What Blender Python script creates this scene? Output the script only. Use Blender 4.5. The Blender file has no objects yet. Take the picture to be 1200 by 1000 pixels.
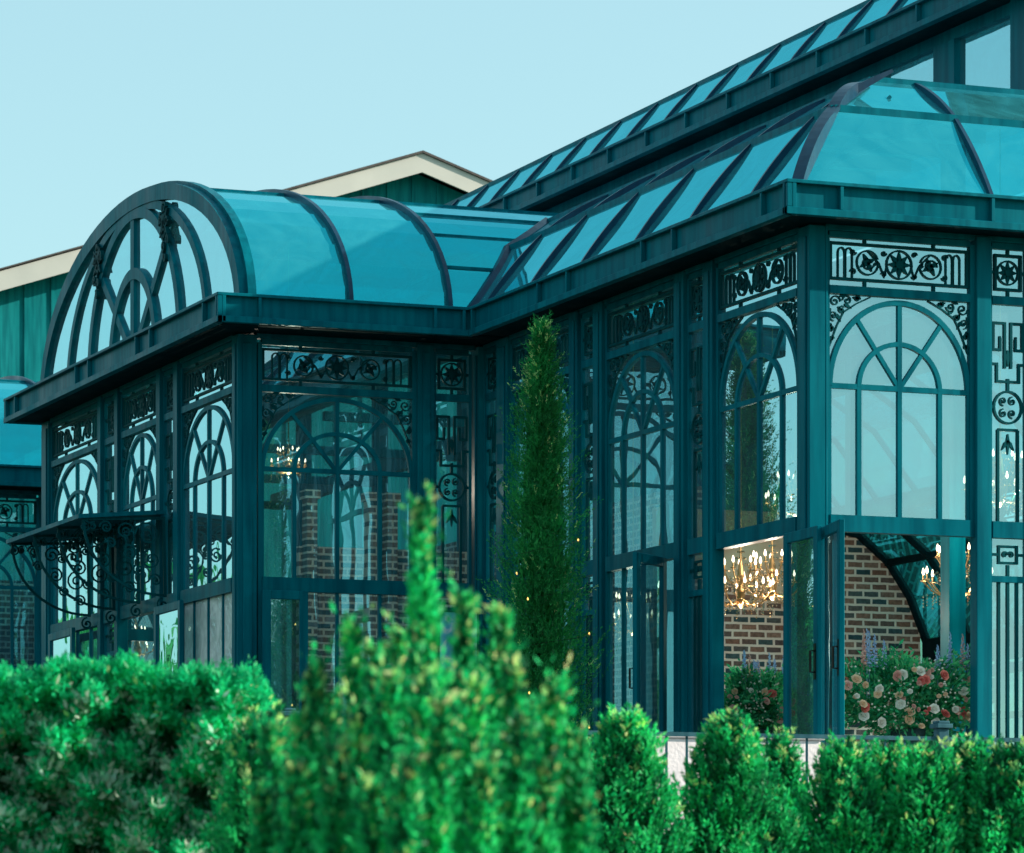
import bpy, math, random
import numpy as np
from mathutils import Vector
random.seed(7); rng=np.random.default_rng(7)
PI=math.pi; R=math.radians
C=bpy.context.scene.collection; SC=bpy.context.scene
CZ=1.6; FZ=CZ+1.1           # camera height, conservatory floor height
TH=R(21.69); SN,CS=math.sin(TH),math.cos(TH); FPX=4415.
def at(px,py,d):            # photo pixel + distance -> world point, used once to measure real positions
    r=(px-600)/FPX*d; return (SN*d+CS*r, CS*d-SN*r, CZ+(1051-py)/FPX*d)
# ------------------------------------------------------------------ materials
def nodes(name):
    m=bpy.data.materials.new(name); m.use_nodes=True; nt=m.node_tree; nt.nodes.clear()
    return m,nt,nt.nodes.new('ShaderNodeOutputMaterial')
def N(nt,t,**k):
    n=nt.nodes.new(t)
    for a,b in k.items():
        if a.startswith('i_'): n.inputs[a[2:].replace('_',' ')].default_value=b
        else: setattr(n,a,b)
    return n
def ramp(nt,fac,stops):
    r=nt.nodes.new('ShaderNodeValToRGB'); e=r.color_ramp.elements
    while len(e)<len(stops): e.new(.5)
    for i,(p,c) in enumerate(stops): e[i].position=p; e[i].color=(*c,1)
    nt.links.new(fac,r.inputs[0]); return r
def mat_simple(name,a,b=None,rough=.5,metal=0,scale=4,bump=0,bscale=30,spec=.5,detail=6):
    m,nt,o=nodes(name); p=N(nt,'ShaderNodeBsdfPrincipled'); L=nt.links.new
    tc=N(nt,'ShaderNodeTexCoord'); nz=N(nt,'ShaderNodeTexNoise'); nz.inputs['Scale'].default_value=scale; nz.inputs['Detail'].default_value=detail
    L(tc.outputs['Object'],nz.inputs['Vector'])
    rp=ramp(nt,nz.outputs['Fac'],[(.3,a),(.72,b or a)]); L(rp.outputs[0],p.inputs['Base Color'])
    p.inputs['Roughness'].default_value=rough; p.inputs['Metallic'].default_value=metal; p.inputs['Specular IOR Level'].default_value=spec
    if bump:
        n2=N(nt,'ShaderNodeTexNoise'); n2.inputs['Scale'].default_value=bscale; n2.inputs['Detail'].default_value=4; L(tc.outputs['Object'],n2.inputs['Vector'])
        bp=N(nt,'ShaderNodeBump'); bp.inputs['Strength'].default_value=bump; bp.inputs['Distance'].default_value=.02
        L(n2.outputs['Fac'],bp.inputs['Height']); L(bp.outputs[0],p.inputs['Normal'])
    L(p.outputs[0],o.inputs[0]); return m
def mat_paint(name,a,b,rough=.38,spec=.05,tint=(.25,.85,1,1)):
    m,nt,o=nodes(name); p=N(nt,'ShaderNodeBsdfPrincipled'); L=nt.links.new
    tc=N(nt,'ShaderNodeTexCoord'); nz=N(nt,'ShaderNodeTexNoise'); nz.inputs['Scale'].default_value=1.7; nz.inputs['Detail'].default_value=7
    mp=N(nt,'ShaderNodeMapping'); mp.inputs['Scale'].default_value=(1,1,.35)
    L(tc.outputs['Object'],mp.inputs[0]); L(mp.outputs[0],nz.inputs['Vector'])
    rp=ramp(nt,nz.outputs['Fac'],[(.3,a),(.7,b)])
    ms=N(nt,'ShaderNodeMapping'); ms.inputs['Scale'].default_value=(11,11,.9); L(tc.outputs['Object'],ms.inputs[0])
    ns=N(nt,'ShaderNodeTexNoise'); ns.inputs['Scale'].default_value=1; ns.inputs['Detail'].default_value=5; L(ms.outputs[0],ns.inputs['Vector'])
    rs=ramp(nt,ns.outputs['Fac'],[(.35,(.62,.66,.7)),(.6,(1.12,1.1,1.08))]); mm=N(nt,'ShaderNodeMixRGB',blend_type='MULTIPLY'); mm.inputs[0].default_value=.8
    L(rp.outputs[0],mm.inputs[1]); L(rs.outputs[0],mm.inputs[2]); L(mm.outputs[0],p.inputs['Base Color'])
    r2=ramp(nt,nz.outputs['Fac'],[(.3,(rough-.1,)*3),(.7,(rough+.15,)*3)]); L(r2.outputs[0],p.inputs['Roughness'])
    bp=N(nt,'ShaderNodeBump'); bp.inputs['Strength'].default_value=.15; bp.inputs['Distance'].default_value=.01
    n2=N(nt,'ShaderNodeTexNoise'); n2.inputs['Scale'].default_value=9; L(tc.outputs['Object'],n2.inputs['Vector']); L(n2.outputs['Fac'],bp.inputs['Height']); L(bp.outputs[0],p.inputs['Normal'])
    p.inputs['Specular IOR Level'].default_value=spec; p.inputs['Specular Tint'].default_value=tint
    L(p.outputs[0],o.inputs[0]); return m
def mat_glass(name,tint,gtint,base,amp,rough=.0,bump=.02,bscale=.8,film=.0,filmcol=(.3,.6,.62)):
    m,nt,o=nodes(name); L=nt.links.new
    tr=N(nt,'ShaderNodeBsdfTransparent'); tr.inputs[0].default_value=(*tint,1)
    gl=N(nt,'ShaderNodeBsdfGlossy'); gl.inputs['Color'].default_value=(*gtint,1); gl.inputs['Roughness'].default_value=rough
    fr=N(nt,'ShaderNodeFresnel'); fr.inputs['IOR'].default_value=1.5
    geo=N(nt,'ShaderNodeNewGeometry'); tc=N(nt,'ShaderNodeTexCoord')
    nz=N(nt,'ShaderNodeTexNoise'); nz.inputs['Scale'].default_value=bscale; nz.inputs['Detail'].default_value=2; L(geo.outputs['Position'],nz.inputs['Vector'])
    bp=N(nt,'ShaderNodeBump'); bp.inputs['Strength'].default_value=1; bp.inputs['Distance'].default_value=bump; L(nz.outputs['Fac'],bp.inputs['Height']); L(bp.outputs[0],gl.inputs['Normal'])
    # two air-glass faces, entered from either side: use |cos| through layer weight
    lw=N(nt,'ShaderNodeLayerWeight'); lw.inputs['Blend'].default_value=.5
    pw=N(nt,'ShaderNodeMath',operation='POWER'); pw.inputs[1].default_value=3.0; L(lw.outputs['Facing'],pw.inputs[0])
    mu=N(nt,'ShaderNodeMath',operation='MULTIPLY_ADD',use_clamp=True); mu.inputs[1].default_value=amp; mu.inputs[2].default_value=base; L(pw.outputs[0],mu.inputs[0])
    # coated tint fades to clear surface reflection at grazing angles
    p5=N(nt,'ShaderNodeMath',operation='POWER'); p5.inputs[1].default_value=10; L(lw.outputs['Facing'],p5.inputs[0])
    mc=N(nt,'ShaderNodeMixRGB'); mc.inputs[1].default_value=(*gtint,1); mc.inputs[2].default_value=(.9,.97,.97,1); L(p5.outputs[0],mc.inputs[0]); L(mc.outputs[0],gl.inputs['Color'])
    mx=N(nt,'ShaderNodeMixShader'); L(mu.outputs[0],mx.inputs[0]); L(tr.outputs[0],mx.inputs[1]); L(gl.outputs[0],mx.inputs[2])
    out=mx
    if film:
        df=N(nt,'ShaderNodeBsdfDiffuse'); df.inputs[0].default_value=(*filmcol,1)
        n3=N(nt,'ShaderNodeTexNoise'); n3.inputs['Scale'].default_value=1.6; n3.inputs['Detail'].default_value=9; n3.inputs['Roughness'].default_value=.65; n3.inputs['Distortion'].default_value=1.6
        L(geo.outputs['Position'],n3.inputs['Vector'])
        rp=ramp(nt,n3.outputs['Fac'],[(.38,(film*.45,)*3),(.75,(film,)*3)])
        m2=N(nt,'ShaderNodeMixShader'); L(rp.outputs[0],m2.inputs[0]); L(mx.outputs[0],m2.inputs[1]); L(df.outputs[0],m2.inputs[2]); out=m2
    L(out.outputs[0],o.inputs[0]); return m
def mat_leaf(name,cols,trans=.35,rough=.5):
    m,nt,o=nodes(name); L=nt.links.new
    geo=N(nt,'ShaderNodeNewGeometry'); n=len(cols)
    rp=ramp(nt,geo.outputs['Random Per Island'],[(i/(n-1),c) for i,c in enumerate(cols)])
    nz=N(nt,'ShaderNodeTexNoise'); nz.inputs['Scale'].default_value=3.5; L(geo.outputs['Position'],nz.inputs['Vector'])
    hs=N(nt,'ShaderNodeHueSaturation'); mr=N(nt,'ShaderNodeMapRange'); mr.inputs[1].default_value=.3; mr.inputs[2].default_value=.7; mr.inputs[3].default_value=.65; mr.inputs[4].default_value=1.35
    L(nz.outputs['Fac'],mr.inputs[0]); L(mr.outputs[0],hs.inputs['Value']); L(rp.outputs[0],hs.inputs['Color'])
    p=N(nt,'ShaderNodeBsdfPrincipled'); p.inputs['Roughness'].default_value=rough; p.inputs['Specular IOR Level'].default_value=.3; L(hs.outputs[0],p.inputs['Base Color'])
    t=N(nt,'ShaderNodeBsdfTranslucent'); L(hs.outputs[0],t.inputs[0])
    mx=N(nt,'ShaderNodeMixShader'); mx.inputs[0].default_value=trans; L(p.outputs[0],mx.inputs[1]); L(t.outputs[0],mx.inputs[2]); L(mx.outputs[0],o.inputs[0]); return m
def mat_emit(name,c,s):
    m,nt,o=nodes(name); e=N(nt,'ShaderNodeEmission'); e.inputs[0].default_value=(*c,1); e.inputs[1].default_value=s; nt.links.new(e.outputs[0],o.inputs[0]); return m
def mat_brick(name,axis):
    m,nt,o=nodes(name); L=nt.links.new; geo=N(nt,'ShaderNodeNewGeometry'); sp=N(nt,'ShaderNodeSeparateXYZ'); L(geo.outputs['Position'],sp.inputs[0])
    cb=N(nt,'ShaderNodeCombineXYZ'); L(sp.outputs['X' if axis=='x' else 'Y'],cb.inputs[0]); L(sp.outputs['Z'],cb.inputs[1])
    wz=N(nt,'ShaderNodeTexNoise'); wz.inputs['Scale'].default_value=9; L(geo.outputs['Position'],wz.inputs['Vector'])
    va=N(nt,'ShaderNodeVectorMath',operation='SCALE'); va.inputs['Scale'].default_value=.014; L(wz.outputs['Color'],va.inputs[0])
    vb=N(nt,'ShaderNodeVectorMath',operation='ADD'); L(cb.outputs[0],vb.inputs[0]); L(va.outputs[0],vb.inputs[1])
    b=N(nt,'ShaderNodeTexBrick'); b.inputs['Scale'].default_value=1; b.inputs['Brick Width'].default_value=.235; b.inputs['Row Height'].default_value=.095
    b.inputs['Mortar Size'].default_value=.017; b.inputs['Mortar Smooth'].default_value=.15; b.inputs['Bias'].default_value=0
    b.inputs['Color1'].default_value=(0,0,0,1); b.inputs['Color2'].default_value=(1,1,1,1); L(vb.outputs[0],b.inputs['Vector'])
    rp=ramp(nt,b.outputs['Color'],[(0,(.015,.06,.08)),(.22,(.05,.09,.10)),(.4,(.19,.095,.07)),(.6,(.24,.14,.105)),(.8,(.09,.07,.07)),(1,(.28,.18,.14))]); rp.color_ramp.interpolation='LINEAR'
    n2=N(nt,'ShaderNodeTexNoise'); n2.inputs['Scale'].default_value=22; n2.inputs['Detail'].default_value=6; L(geo.outputs['Position'],n2.inputs['Vector'])
    mm=N(nt,'ShaderNodeMixRGB',blend_type='MULTIPLY'); mm.inputs[0].default_value=.6; r3=ramp(nt,n2.outputs['Fac'],[(.3,(.5,.5,.5)),(.7,(1.9,1.9,1.9))]); L(rp.outputs[0],mm.inputs[1]); L(r3.outputs[0],mm.inputs[2])
    mx=N(nt,'ShaderNodeMixRGB'); mx.inputs[2].default_value=(.78,.70,.62,1); L(b.outputs['Fac'],mx.inputs[0]); L(mm.outputs[0],mx.inputs[1])
    p=N(nt,'ShaderNodeBsdfPrincipled'); p.inputs['Roughness'].default_value=.85; L(mx.outputs[0],p.inputs['Base Color'])
    bp=N(nt,'ShaderNodeBump'); bp.inputs['Strength'].default_value=.7; bp.inputs['Distance'].default_value=.012; bp.invert=True; L(b.outputs['Fac'],bp.inputs['Height']); L(bp.outputs[0],p.inputs['Normal'])
    L(p.outputs[0],o.inputs[0]); return m
M=dict(
 paint=mat_paint('teal_painted_steel',(.0002,.098,.136),(.0005,.140,.182)),
 paint_shade=mat_paint('shade_darkened_teal_paint',(.0015,.012,.017),(.002,.022,.028),.6),  # teal darkened to near black, under-eave shade put into the soffit colour
 iron=mat_paint('cast_iron_tracery_paint',(.0005,.045,.055),(.001,.075,.088),.5),
 rib=mat_paint('navy_roof_rib_paint',(.004,.028,.060),(.006,.045,.08),.35,.3,(.6,.8,1,1)),
 glass=mat_glass('facade_glass',(.58,.86,.88),(.50,.86,.93),.48,.9,0,.006,.9,.10,(.35,.55,.58)),
 roofglass=mat_glass('tinted_roof_glass',(.10,.60,.68),(.02,.78,.92),.52,.5,.03,.008,.7,.40,(.05,.38,.44)),  # diffuse teal film lightens the panes, sky haze put into their colour
 rain=mat_glass('seeded_rain_glass',(.75,.9,.9),(.8,.95,.95),.35,.6,.1,.05,14,1.0,(.72,.76,.72)),
 brick_x=mat_brick('old_brick_front','x'), brick_y=mat_brick('old_brick_side','y'),
 plaster=mat_simple('warm_plaster',(.62,.45,.31),(.7,.53,.38),.9,scale=3),
 white=mat_simple('white_stucco',(.72,.68,.70),(.82,.78,.80),.85,scale=5,bump=.3),
 stone=mat_simple('terrace_stone',(.07,.08,.08),(.11,.12,.115),.85,scale=6,bump=.3),
 deck=mat_simple('pale_teal_deck_boards',(.05,.27,.31),(.07,.33,.37),.8,scale=3),
 floor=mat_simple('hall_floor_stone',(.22,.2,.18),(.32,.3,.27),.4,scale=2),
 soil=mat_simple('grass_and_mulch_ground',(.03,.06,.02),(.07,.09,.035),.95,scale=.8,bump=.6,bscale=12),
 fence=mat_paint('blue_grey_fence_paint',(.03,.10,.13),(.05,.14,.17),.5),
 barnwall=mat_paint('barn_board_paint',(.004,.17,.185),(.010,.22,.235),.7),
 cream=mat_simple('cream_trim_paint',(.47,.49,.45),(.55,.56,.51),.7,scale=1),
 roofing=mat_simple('barn_shingle_roofing',(.05,.05,.05),(.1,.09,.085),.9,scale=8),
 gold=mat_simple('brass_chandelier_metal',(.42,.27,.12),(.55,.36,.18),.35,1,scale=8),
 crystal=mat_glass('chandelier_crystal',(.95,.85,.7),(1,.9,.75),.4,.6,.05,.0,1),
 bulb=mat_emit('lit_candle_bulb',(1,.80,.55),4), fairy=mat_emit('lit_fairy_bulb',(1,.6,.15),1.6),
 cedar=mat_leaf('arborvitae_leaf',[(.003,.25,.085),(.008,.52,.16),(.04,.70,.2),(.004,.36,.12)],.5),
 cedar_shade=mat_leaf('shaded_inner_leaf',[(.002,.08,.035),(.004,.17,.065),(.006,.26,.09)],.35),  # darker copy of the leaf green, paints inner shade into the foliage
 tip=mat_leaf('pale_new_growth',[(.35,.85,.22),(.75,.85,.32),(.15,.75,.22),(.9,.74,.38)],.4),
 hedge=mat_leaf('hedge_leaf',[(.003,.30,.12),(.006,.58,.22),(.02,.72,.28),(.004,.42,.165)],.5),
 pale=mat_leaf('pale_grey_green_leaf',[(.30,.62,.46),(.62,.72,.58),(.16,.62,.4),(.8,.76,.62)],.3),
 juniper=mat_leaf('juniper_scale_leaf',[(.003,.32,.10),(.008,.62,.19),(.05,.78,.24),(.005,.45,.15)],.5),
 cypress=mat_leaf('cypress_needle',[(.004,.13,.04),(.012,.28,.07),(.05,.42,.10),(.006,.19,.05)],.5),
 bark=mat_simple('bark_brown',(.07,.045,.03),(.13,.085,.06),.9,scale=12,bump=.5),
 fol=mat_leaf('bouquet_foliage',[(.008,.22,.11),(.03,.42,.18),(.12,.58,.24)],.3),
 rosep=mat_simple('pink_petal',(.72,.30,.25),(.85,.48,.40),.6,scale=20), rosew=mat_simple('ivory_petal',(.78,.70,.58),(.85,.8,.72),.6,scale=20),
 roser=mat_simple('coral_petal',(.65,.08,.07),(.78,.2,.15),.6,scale=20), rosey=mat_simple('peach_petal',(.85,.50,.28),(.88,.62,.42),.6,scale=20),
 blue=mat_simple('pale_blue_petal',(.28,.42,.72),(.45,.60,.82),.6,scale=20),
 cloth=mat_simple('dark_tablecloth',(.015,.05,.055),(.02,.07,.075),.9,scale=10), brass=mat_simple('door_handle_metal',(.02,.02,.02),(.04,.04,.04),.3,1),
)
# ------------------------------------------------------------------ mesh helpers
class MB:
    def __init__(s): s.v=[]; s.f=[]
    def add(s,vs,fs):
        n=len(s.v); s.v+= [tuple(v) for v in vs]; s.f+=[tuple(i+n for i in f) for f in fs]
    def box(s,x0,x1,y0,y1,z0,z1):
        s.add([(x0,y0,z0),(x1,y0,z0),(x1,y1,z0),(x0,y1,z0),(x0,y0,z1),(x1,y0,z1),(x1,y1,z1),(x0,y1,z1)],
              [(0,3,2,1),(4,5,6,7),(0,1,5,4),(1,2,6,5),(2,3,7,6),(3,0,4,7)])
    def quad(s,a,b,c,d): s.add([a,b,c,d],[(0,1,2,3)])
    def ribbon(s,pts,w,d=.05,y=0,closed=False,mapf=None):   # flat bar of width w, depth d along a line in the (x,z) plane
        P=[Vector((p[0],p[1])) for p in pts]; n=len(P); out=[]
        ws=w if hasattr(w,'__len__') else [w]*n
        for i in range(n):
            if closed: a,b=P[i-1],P[(i+1)%n]; 
            else: a,b=P[max(i-1,0)],P[min(i+1,n-1)]
            t1=(P[i]-a); t2=(b-P[i])
            if t1.length<1e-9:t1=t2.copy()
            if t2.length<1e-9:t2=t1.copy()
            t1.normalize(); t2.normalize(); t=(t1+t2)
            if t.length<1e-6:t=t1.copy()
            t.normalize(); nn=Vector((-t.y,t.x)); k=1/max(.45,nn.dot(Vector((-t1.y,t1.x))))
            o=nn*(ws[i]/2*k)
            for q in (P[i]+o,P[i]-o):
                for yy in (y-d/2,y+d/2): out.append((q.x,yy,q.y))
        if mapf: out=[mapf(*q) for q in out]
        f=[]
        m=n if closed else n-1
        for i in range(m):
            a=4*i; b=4*((i+1)%n)
            f+=[(a,a+2,b+2,b),(a+1,b+1,b+3,a+3),(a,b,b+1,a+1),(a+2,a+3,b+3,b+2)]
        if not closed: f+=[(0,1,3,2),(4*(n-1),4*(n-1)+2,4*(n-1)+3,4*(n-1)+1)]
        s.add(out,f)
    def tube(s,pts,r,k=6):
        P=[Vector(p) for p in pts]; n=len(P); vs=[]
        rs=r if hasattr(r,'__len__') else [r]*n
        for i in range(n):
            t=(P[min(i+1,n-1)]-P[max(i-1,0)]).normalized(); u=t.orthogonal().normalized() if i==0 else (u-t*u.dot(t)).normalized(); w=t.cross(u)
            for j in range(k):
                a=2*PI*j/k; vs.append(P[i]+(u*math.cos(a)+w*math.sin(a))*rs[i])
        f=[(i*k+j,i*k+(j+1)%k,(i+1)*k+(j+1)%k,(i+1)*k+j) for i in range(n-1) for j in range(k)]
        f+=[tuple(range(k-1,-1,-1)),tuple((n-1)*k+j for j in range(k))]; s.add(vs,f)
    def lathe(s,prof,c=(0,0,0),k=16):
        n=len(prof); vs=[(c[0]+r*math.cos(2*PI*j/k),c[1]+r*math.sin(2*PI*j/k),c[2]+z) for r,z in prof for j in range(k)]
        s.add(vs,[(i*k+j,i*k+(j+1)%k,(i+1)*k+(j+1)%k,(i+1)*k+j) for i in range(n-1) for j in range(k)]+[tuple(range(k-1,-1,-1)),tuple((n-1)*k+j for j in range(k))])
    def mesh(s,name,m):
        me=bpy.data.meshes.new(name); me.from_pydata(s.v,[],s.f); me.materials.append(m); me.update(); return me
def obj(name,me,parent=None,loc=(0,0,0),rz=0,mat=None):
    if isinstance(me,MB): me=me.mesh(name,mat)
    o=bpy.data.objects.new(name,me); C.objects.link(o); o.location=loc; o.rotation_euler=(0,0,rz)
    if parent is not None: o.parent=parent
    return o
def thing(name,label,cat,loc=(0,0,0),group=None):
    o=bpy.data.objects.new(name,None); C.objects.link(o); o.location=loc; o['label']=label; o['category']=cat
    if group:o['group']=group
    return o
def bevel(o,w=.006):
    b=o.modifiers.new('bevel','BEVEL'); b.width=w; b.segments=1; b.limit_method='ANGLE'; return o
def rel(root,p): return (p[0]-root.location.x,p[1]-root.location.y,p[2]-root.location.z)
def quads_mesh(name,V,mats,idx=None):           # V: n x 4 x 3 array
    n=len(V); me=bpy.data.meshes.new(name); me.vertices.add(n*4); me.vertices.foreach_set('co',V.reshape(-1).astype(np.float32))
    me.loops.add(n*4); me.loops.foreach_set('vertex_index',np.arange(n*4,dtype=np.int32))
    me.polygons.add(n); me.polygons.foreach_set('loop_start',np.arange(0,n*4,4,dtype=np.int32))
    for m in mats: me.materials.append(m)
    if idx is not None: me.polygons.foreach_set('material_index',idx.astype(np.int32))
    me.update(calc_edges=True); me.validate(); return me
def leaves(P,D,ln,wd,rs=.35):                   # pointed leaf quads at P growing along D
    n=len(P); D=D+rng.normal(0,rs,(n,3)); D/=np.linalg.norm(D,axis=1,keepdims=True)+1e-9
    S=np.cross(D,rng.normal(0,1,(n,3))); S/=np.linalg.norm(S,axis=1,keepdims=True)+1e-9
    L=(ln*rng.uniform(.6,1.3,n))[:,None]; W=(wd*rng.uniform(.7,1.3,n))[:,None]
    return np.stack([P,P+D*L*.45+S*W*.5,P+D*L,P+D*L*.45-S*W*.5],1)
# ------------------------------------------------------------------ 2-D ornament
def arc(cx,cz,a,b,t0,t1,n=24): return [(cx+a*math.cos(t0+(t1-t0)*i/n),cz+b*math.sin(t0+(t1-t0)*i/n)) for i in range(n+1)]
def spiral(mb,cx,cz,r,t0,turns,w,dirn=1,d=.03,y=0,n=18):
    pts=[]
    for i in range(n+1):
        k=i/n; rr=r*(1-.82*k); a=t0+dirn*turns*2*PI*k; pts.append((cx+rr*math.cos(a),cz+rr*math.sin(a)))
    mb.ribbon(pts,w,d,y)
    disc(mb,pts[-1][0],pts[-1][1],w*1.1,d,y,6)
def disc(mb,cx,cz,r,d=.03,y=0,k=12):
    vs=[(cx+r*math.cos(2*PI*j/k),yy,cz+r*math.sin(2*PI*j/k)) for yy in (y-d/2,y+d/2) for j in range(k)]
    mb.add(vs,[tuple(range(k)),tuple(2*k-1-j for j in range(k))]+[(j,j+k,(j+1)%k+k,(j+1)%k) for j in range(k)])
def leafshape(mb,x,z,a,l,w,d=.03,y=0):
    c,s=math.cos(a),math.sin(a); mb.ribbon([(x,z),(x+c*l*.4,z+s*l*.4),(x+c*l,z+s*l)],[w*.3,w,w*.15],d,y)
def rosette(mb,cx,cz,r,w=.016,y=0):
    mb.ribbon(arc(cx,cz,r,r,0,2*PI*23/24,23),w,.035,y,closed=True)
    for k in range(8): leafshape(mb,cx,cz,k*PI/4,r*.92,r*.42,.03,y)
    disc(mb,cx,cz,r*.3,.045,y)
def spandrel(mb,x0,z1,sx,r):     # scroll cluster in the corner (x0,z1), opening toward sx
    for (a,b,q,t,dr) in ((.07,-.07,.06,0,1),(.20,-.055,.05,PI,-1),(.055,-.21,.05,-PI/2,-1),(.31,-.035,.03,0,1),(.035,-.33,.033,PI/2,1),(.14,-.15,.04,PI/4,1),(.035,-.43,.025,0,1)):
        spiral(mb,x0+sx*a*r,z1+b*r,q*r,t,1.3,.013,dr*sx)
    for (a,b,t) in ((.12,-.02,PI*.1),(.26,-.02,-.2),(.02,-.14,-PI*.6),(.02,-.28,-PI*.45),(.1,-.12,-PI*.25),(.17,-.09,-.5),(.09,-.19,-1.1)):
        leafshape(mb,x0+sx*a*r,z1+b*r,t if sx>0 else PI-t,.085*r,.035*r)
    mb.ribbon([(x0+sx*.01,z1-.5*r),(x0+sx*.09*r,z1-.3*r),(x0+sx*.16*r,z1-.17*r),(x0+sx*.3*r,z1-.08*r),(x0+sx*.45*r,z1-.01)],.014,.03)
# window levels above the floor
ZT1,ZT0,ZW1,ZS,ZW0,ZR=5.24,4.76,4.68,3.80,2.56,2.40
def transom_orn(mb,w):
    x0,x1,z0,z1=.07,w-.07,ZT0+.07,ZT1-.07; cz=(z0+z1)/2; H=z1-z0
    mb.ribbon([(x0,z0),(x1,z0),(x1,z1),(x0,z1)],.028,.04,closed=True)
    for q in (.27,.73):
        for zz in ((ZT0-.005,z0),(z1,ZT1+.005)): mb.ribbon([(w*q,zz[0]),(w*q,zz[1])],.03,.035)
    for zz in (cz,): mb.ribbon([(0,zz),(x0,zz)],.028,.035); mb.ribbon([(x1,zz),(w,zz)],.028,.035)
    rosette(mb,w/2,cz,H*.40)
    for sx in (-1,1):
        for (q,e,r_,t_) in ((.10,.30,.030,0),(.10,-.30,.030,PI),(.30,.28,.034,0),(.30,-.28,.034,PI),(.15,0,.022,1)): spiral(mb,w/2+sx*w*q*1.02,cz+H*e,r_,t_,1.2,.012,sx)
    for sx in (-1,1):
        c=w/2+sx*w*.21
        mb.ribbon(arc(c,cz,H*.34,H*.34,PI*(.1 if sx<0 else .9),PI*(2.0 if sx<0 else -1.0),22),.016,.032)
        mb.ribbon([(w/2+sx*H*.40,cz-H*.1),(w/2+sx*w*.10,cz-H*.36),(w/2+sx*w*.135,cz+.0),(c,cz+H*.34)],.015,.03)
        spiral(mb,c,cz,H*.22,0,1.2,.014,sx)
        for k in range(4): leafshape(mb,c,cz,k*PI/2+.5,H*.28,H*.14)
        for q in (.335,.385):
            e=w/2+sx*w*q; hw=w*.022
            mb.ribbon([(e-hw,z0),(e-hw,z1-.09)]+arc(e,z1-.09,hw,.05,PI,0,8)+[(e+hw,z0)],.016,.03)
def make_window(w,lower):
    fr=MB(); o=MB(); g=MB(); sa=MB(); sb=MB(); bw=.05
    fr.ribbon([(bw/2,0 if lower!='open' else ZR),(bw/2,ZT1)],bw,.07); fr.ribbon([(w-bw/2,0 if lower!='open' else ZR),(w-bw/2,ZT1)],bw,.07)
    fr.box(bw,w-bw,-.03,.03,ZT1-.02,ZT1+.04); fr.box(bw,w-bw,-.045,.045,ZW1,ZT0); fr.box(bw,w-bw,-.055,.055,ZR,ZW0)
    c=w/2; a=w/2-.06; b=ZW1-ZS-.05; ia=.27*w; ib=b*.52; t=.045
    fr.ribbon(arc(c,ZS,a,b,0,PI,36),.05,.05); fr.ribbon(arc(c,ZS,ia,ib,0,PI,28),t,.048)
    fr.box(bw,w-bw,-.022,.022,ZS-.026,ZS+.026)
    fr.ribbon([(c,ZW0),(c,ZS+b)],t,.046)
    for s in (-1,1):
        fr.ribbon([(c+s*ia,ZW0),(c+s*ia,ZS)],t,.046)
        q=R(52); fr.ribbon([(c,ZS),(c+s*a*math.cos(q),ZS+b*math.sin(q))],t*.9,.042)
    for s in (-1,1): fr.ribbon([(c+s*a,ZW0),(c+s*a,ZS)],.03,.042)
    transom_orn(o,w); spandrel(sa,bw,ZW1,1,1.0 if w<1.8 else 1.12); spandrel(sb,w-bw,ZW1,-1,1.0 if w<1.8 else 1.12)
    g.quad((bw,0,ZT0),(w-bw,0,ZT0),(w-bw,0,ZT1),(bw,0,ZT1)); g.quad((bw,0,ZW0),(w-bw,0,ZW0),(w-bw,0,ZW1),(bw,0,ZW1))
    if lower in('fixed','rain'):
        for x in (c-ia,c,c+ia): fr.ribbon([(x,.12),(x,ZR)],.036,.045)
        fr.box(bw,w-bw,-.045,.045,0,.12)
        if lower=='fixed': g.quad((bw,0,.12),(w-bw,0,.12),(w-bw,0,ZR),(bw,0,ZR))
    return fr,[('transom_tracery',o),('corner_tracery',sa),('corner_tracery',sb)],g
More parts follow.
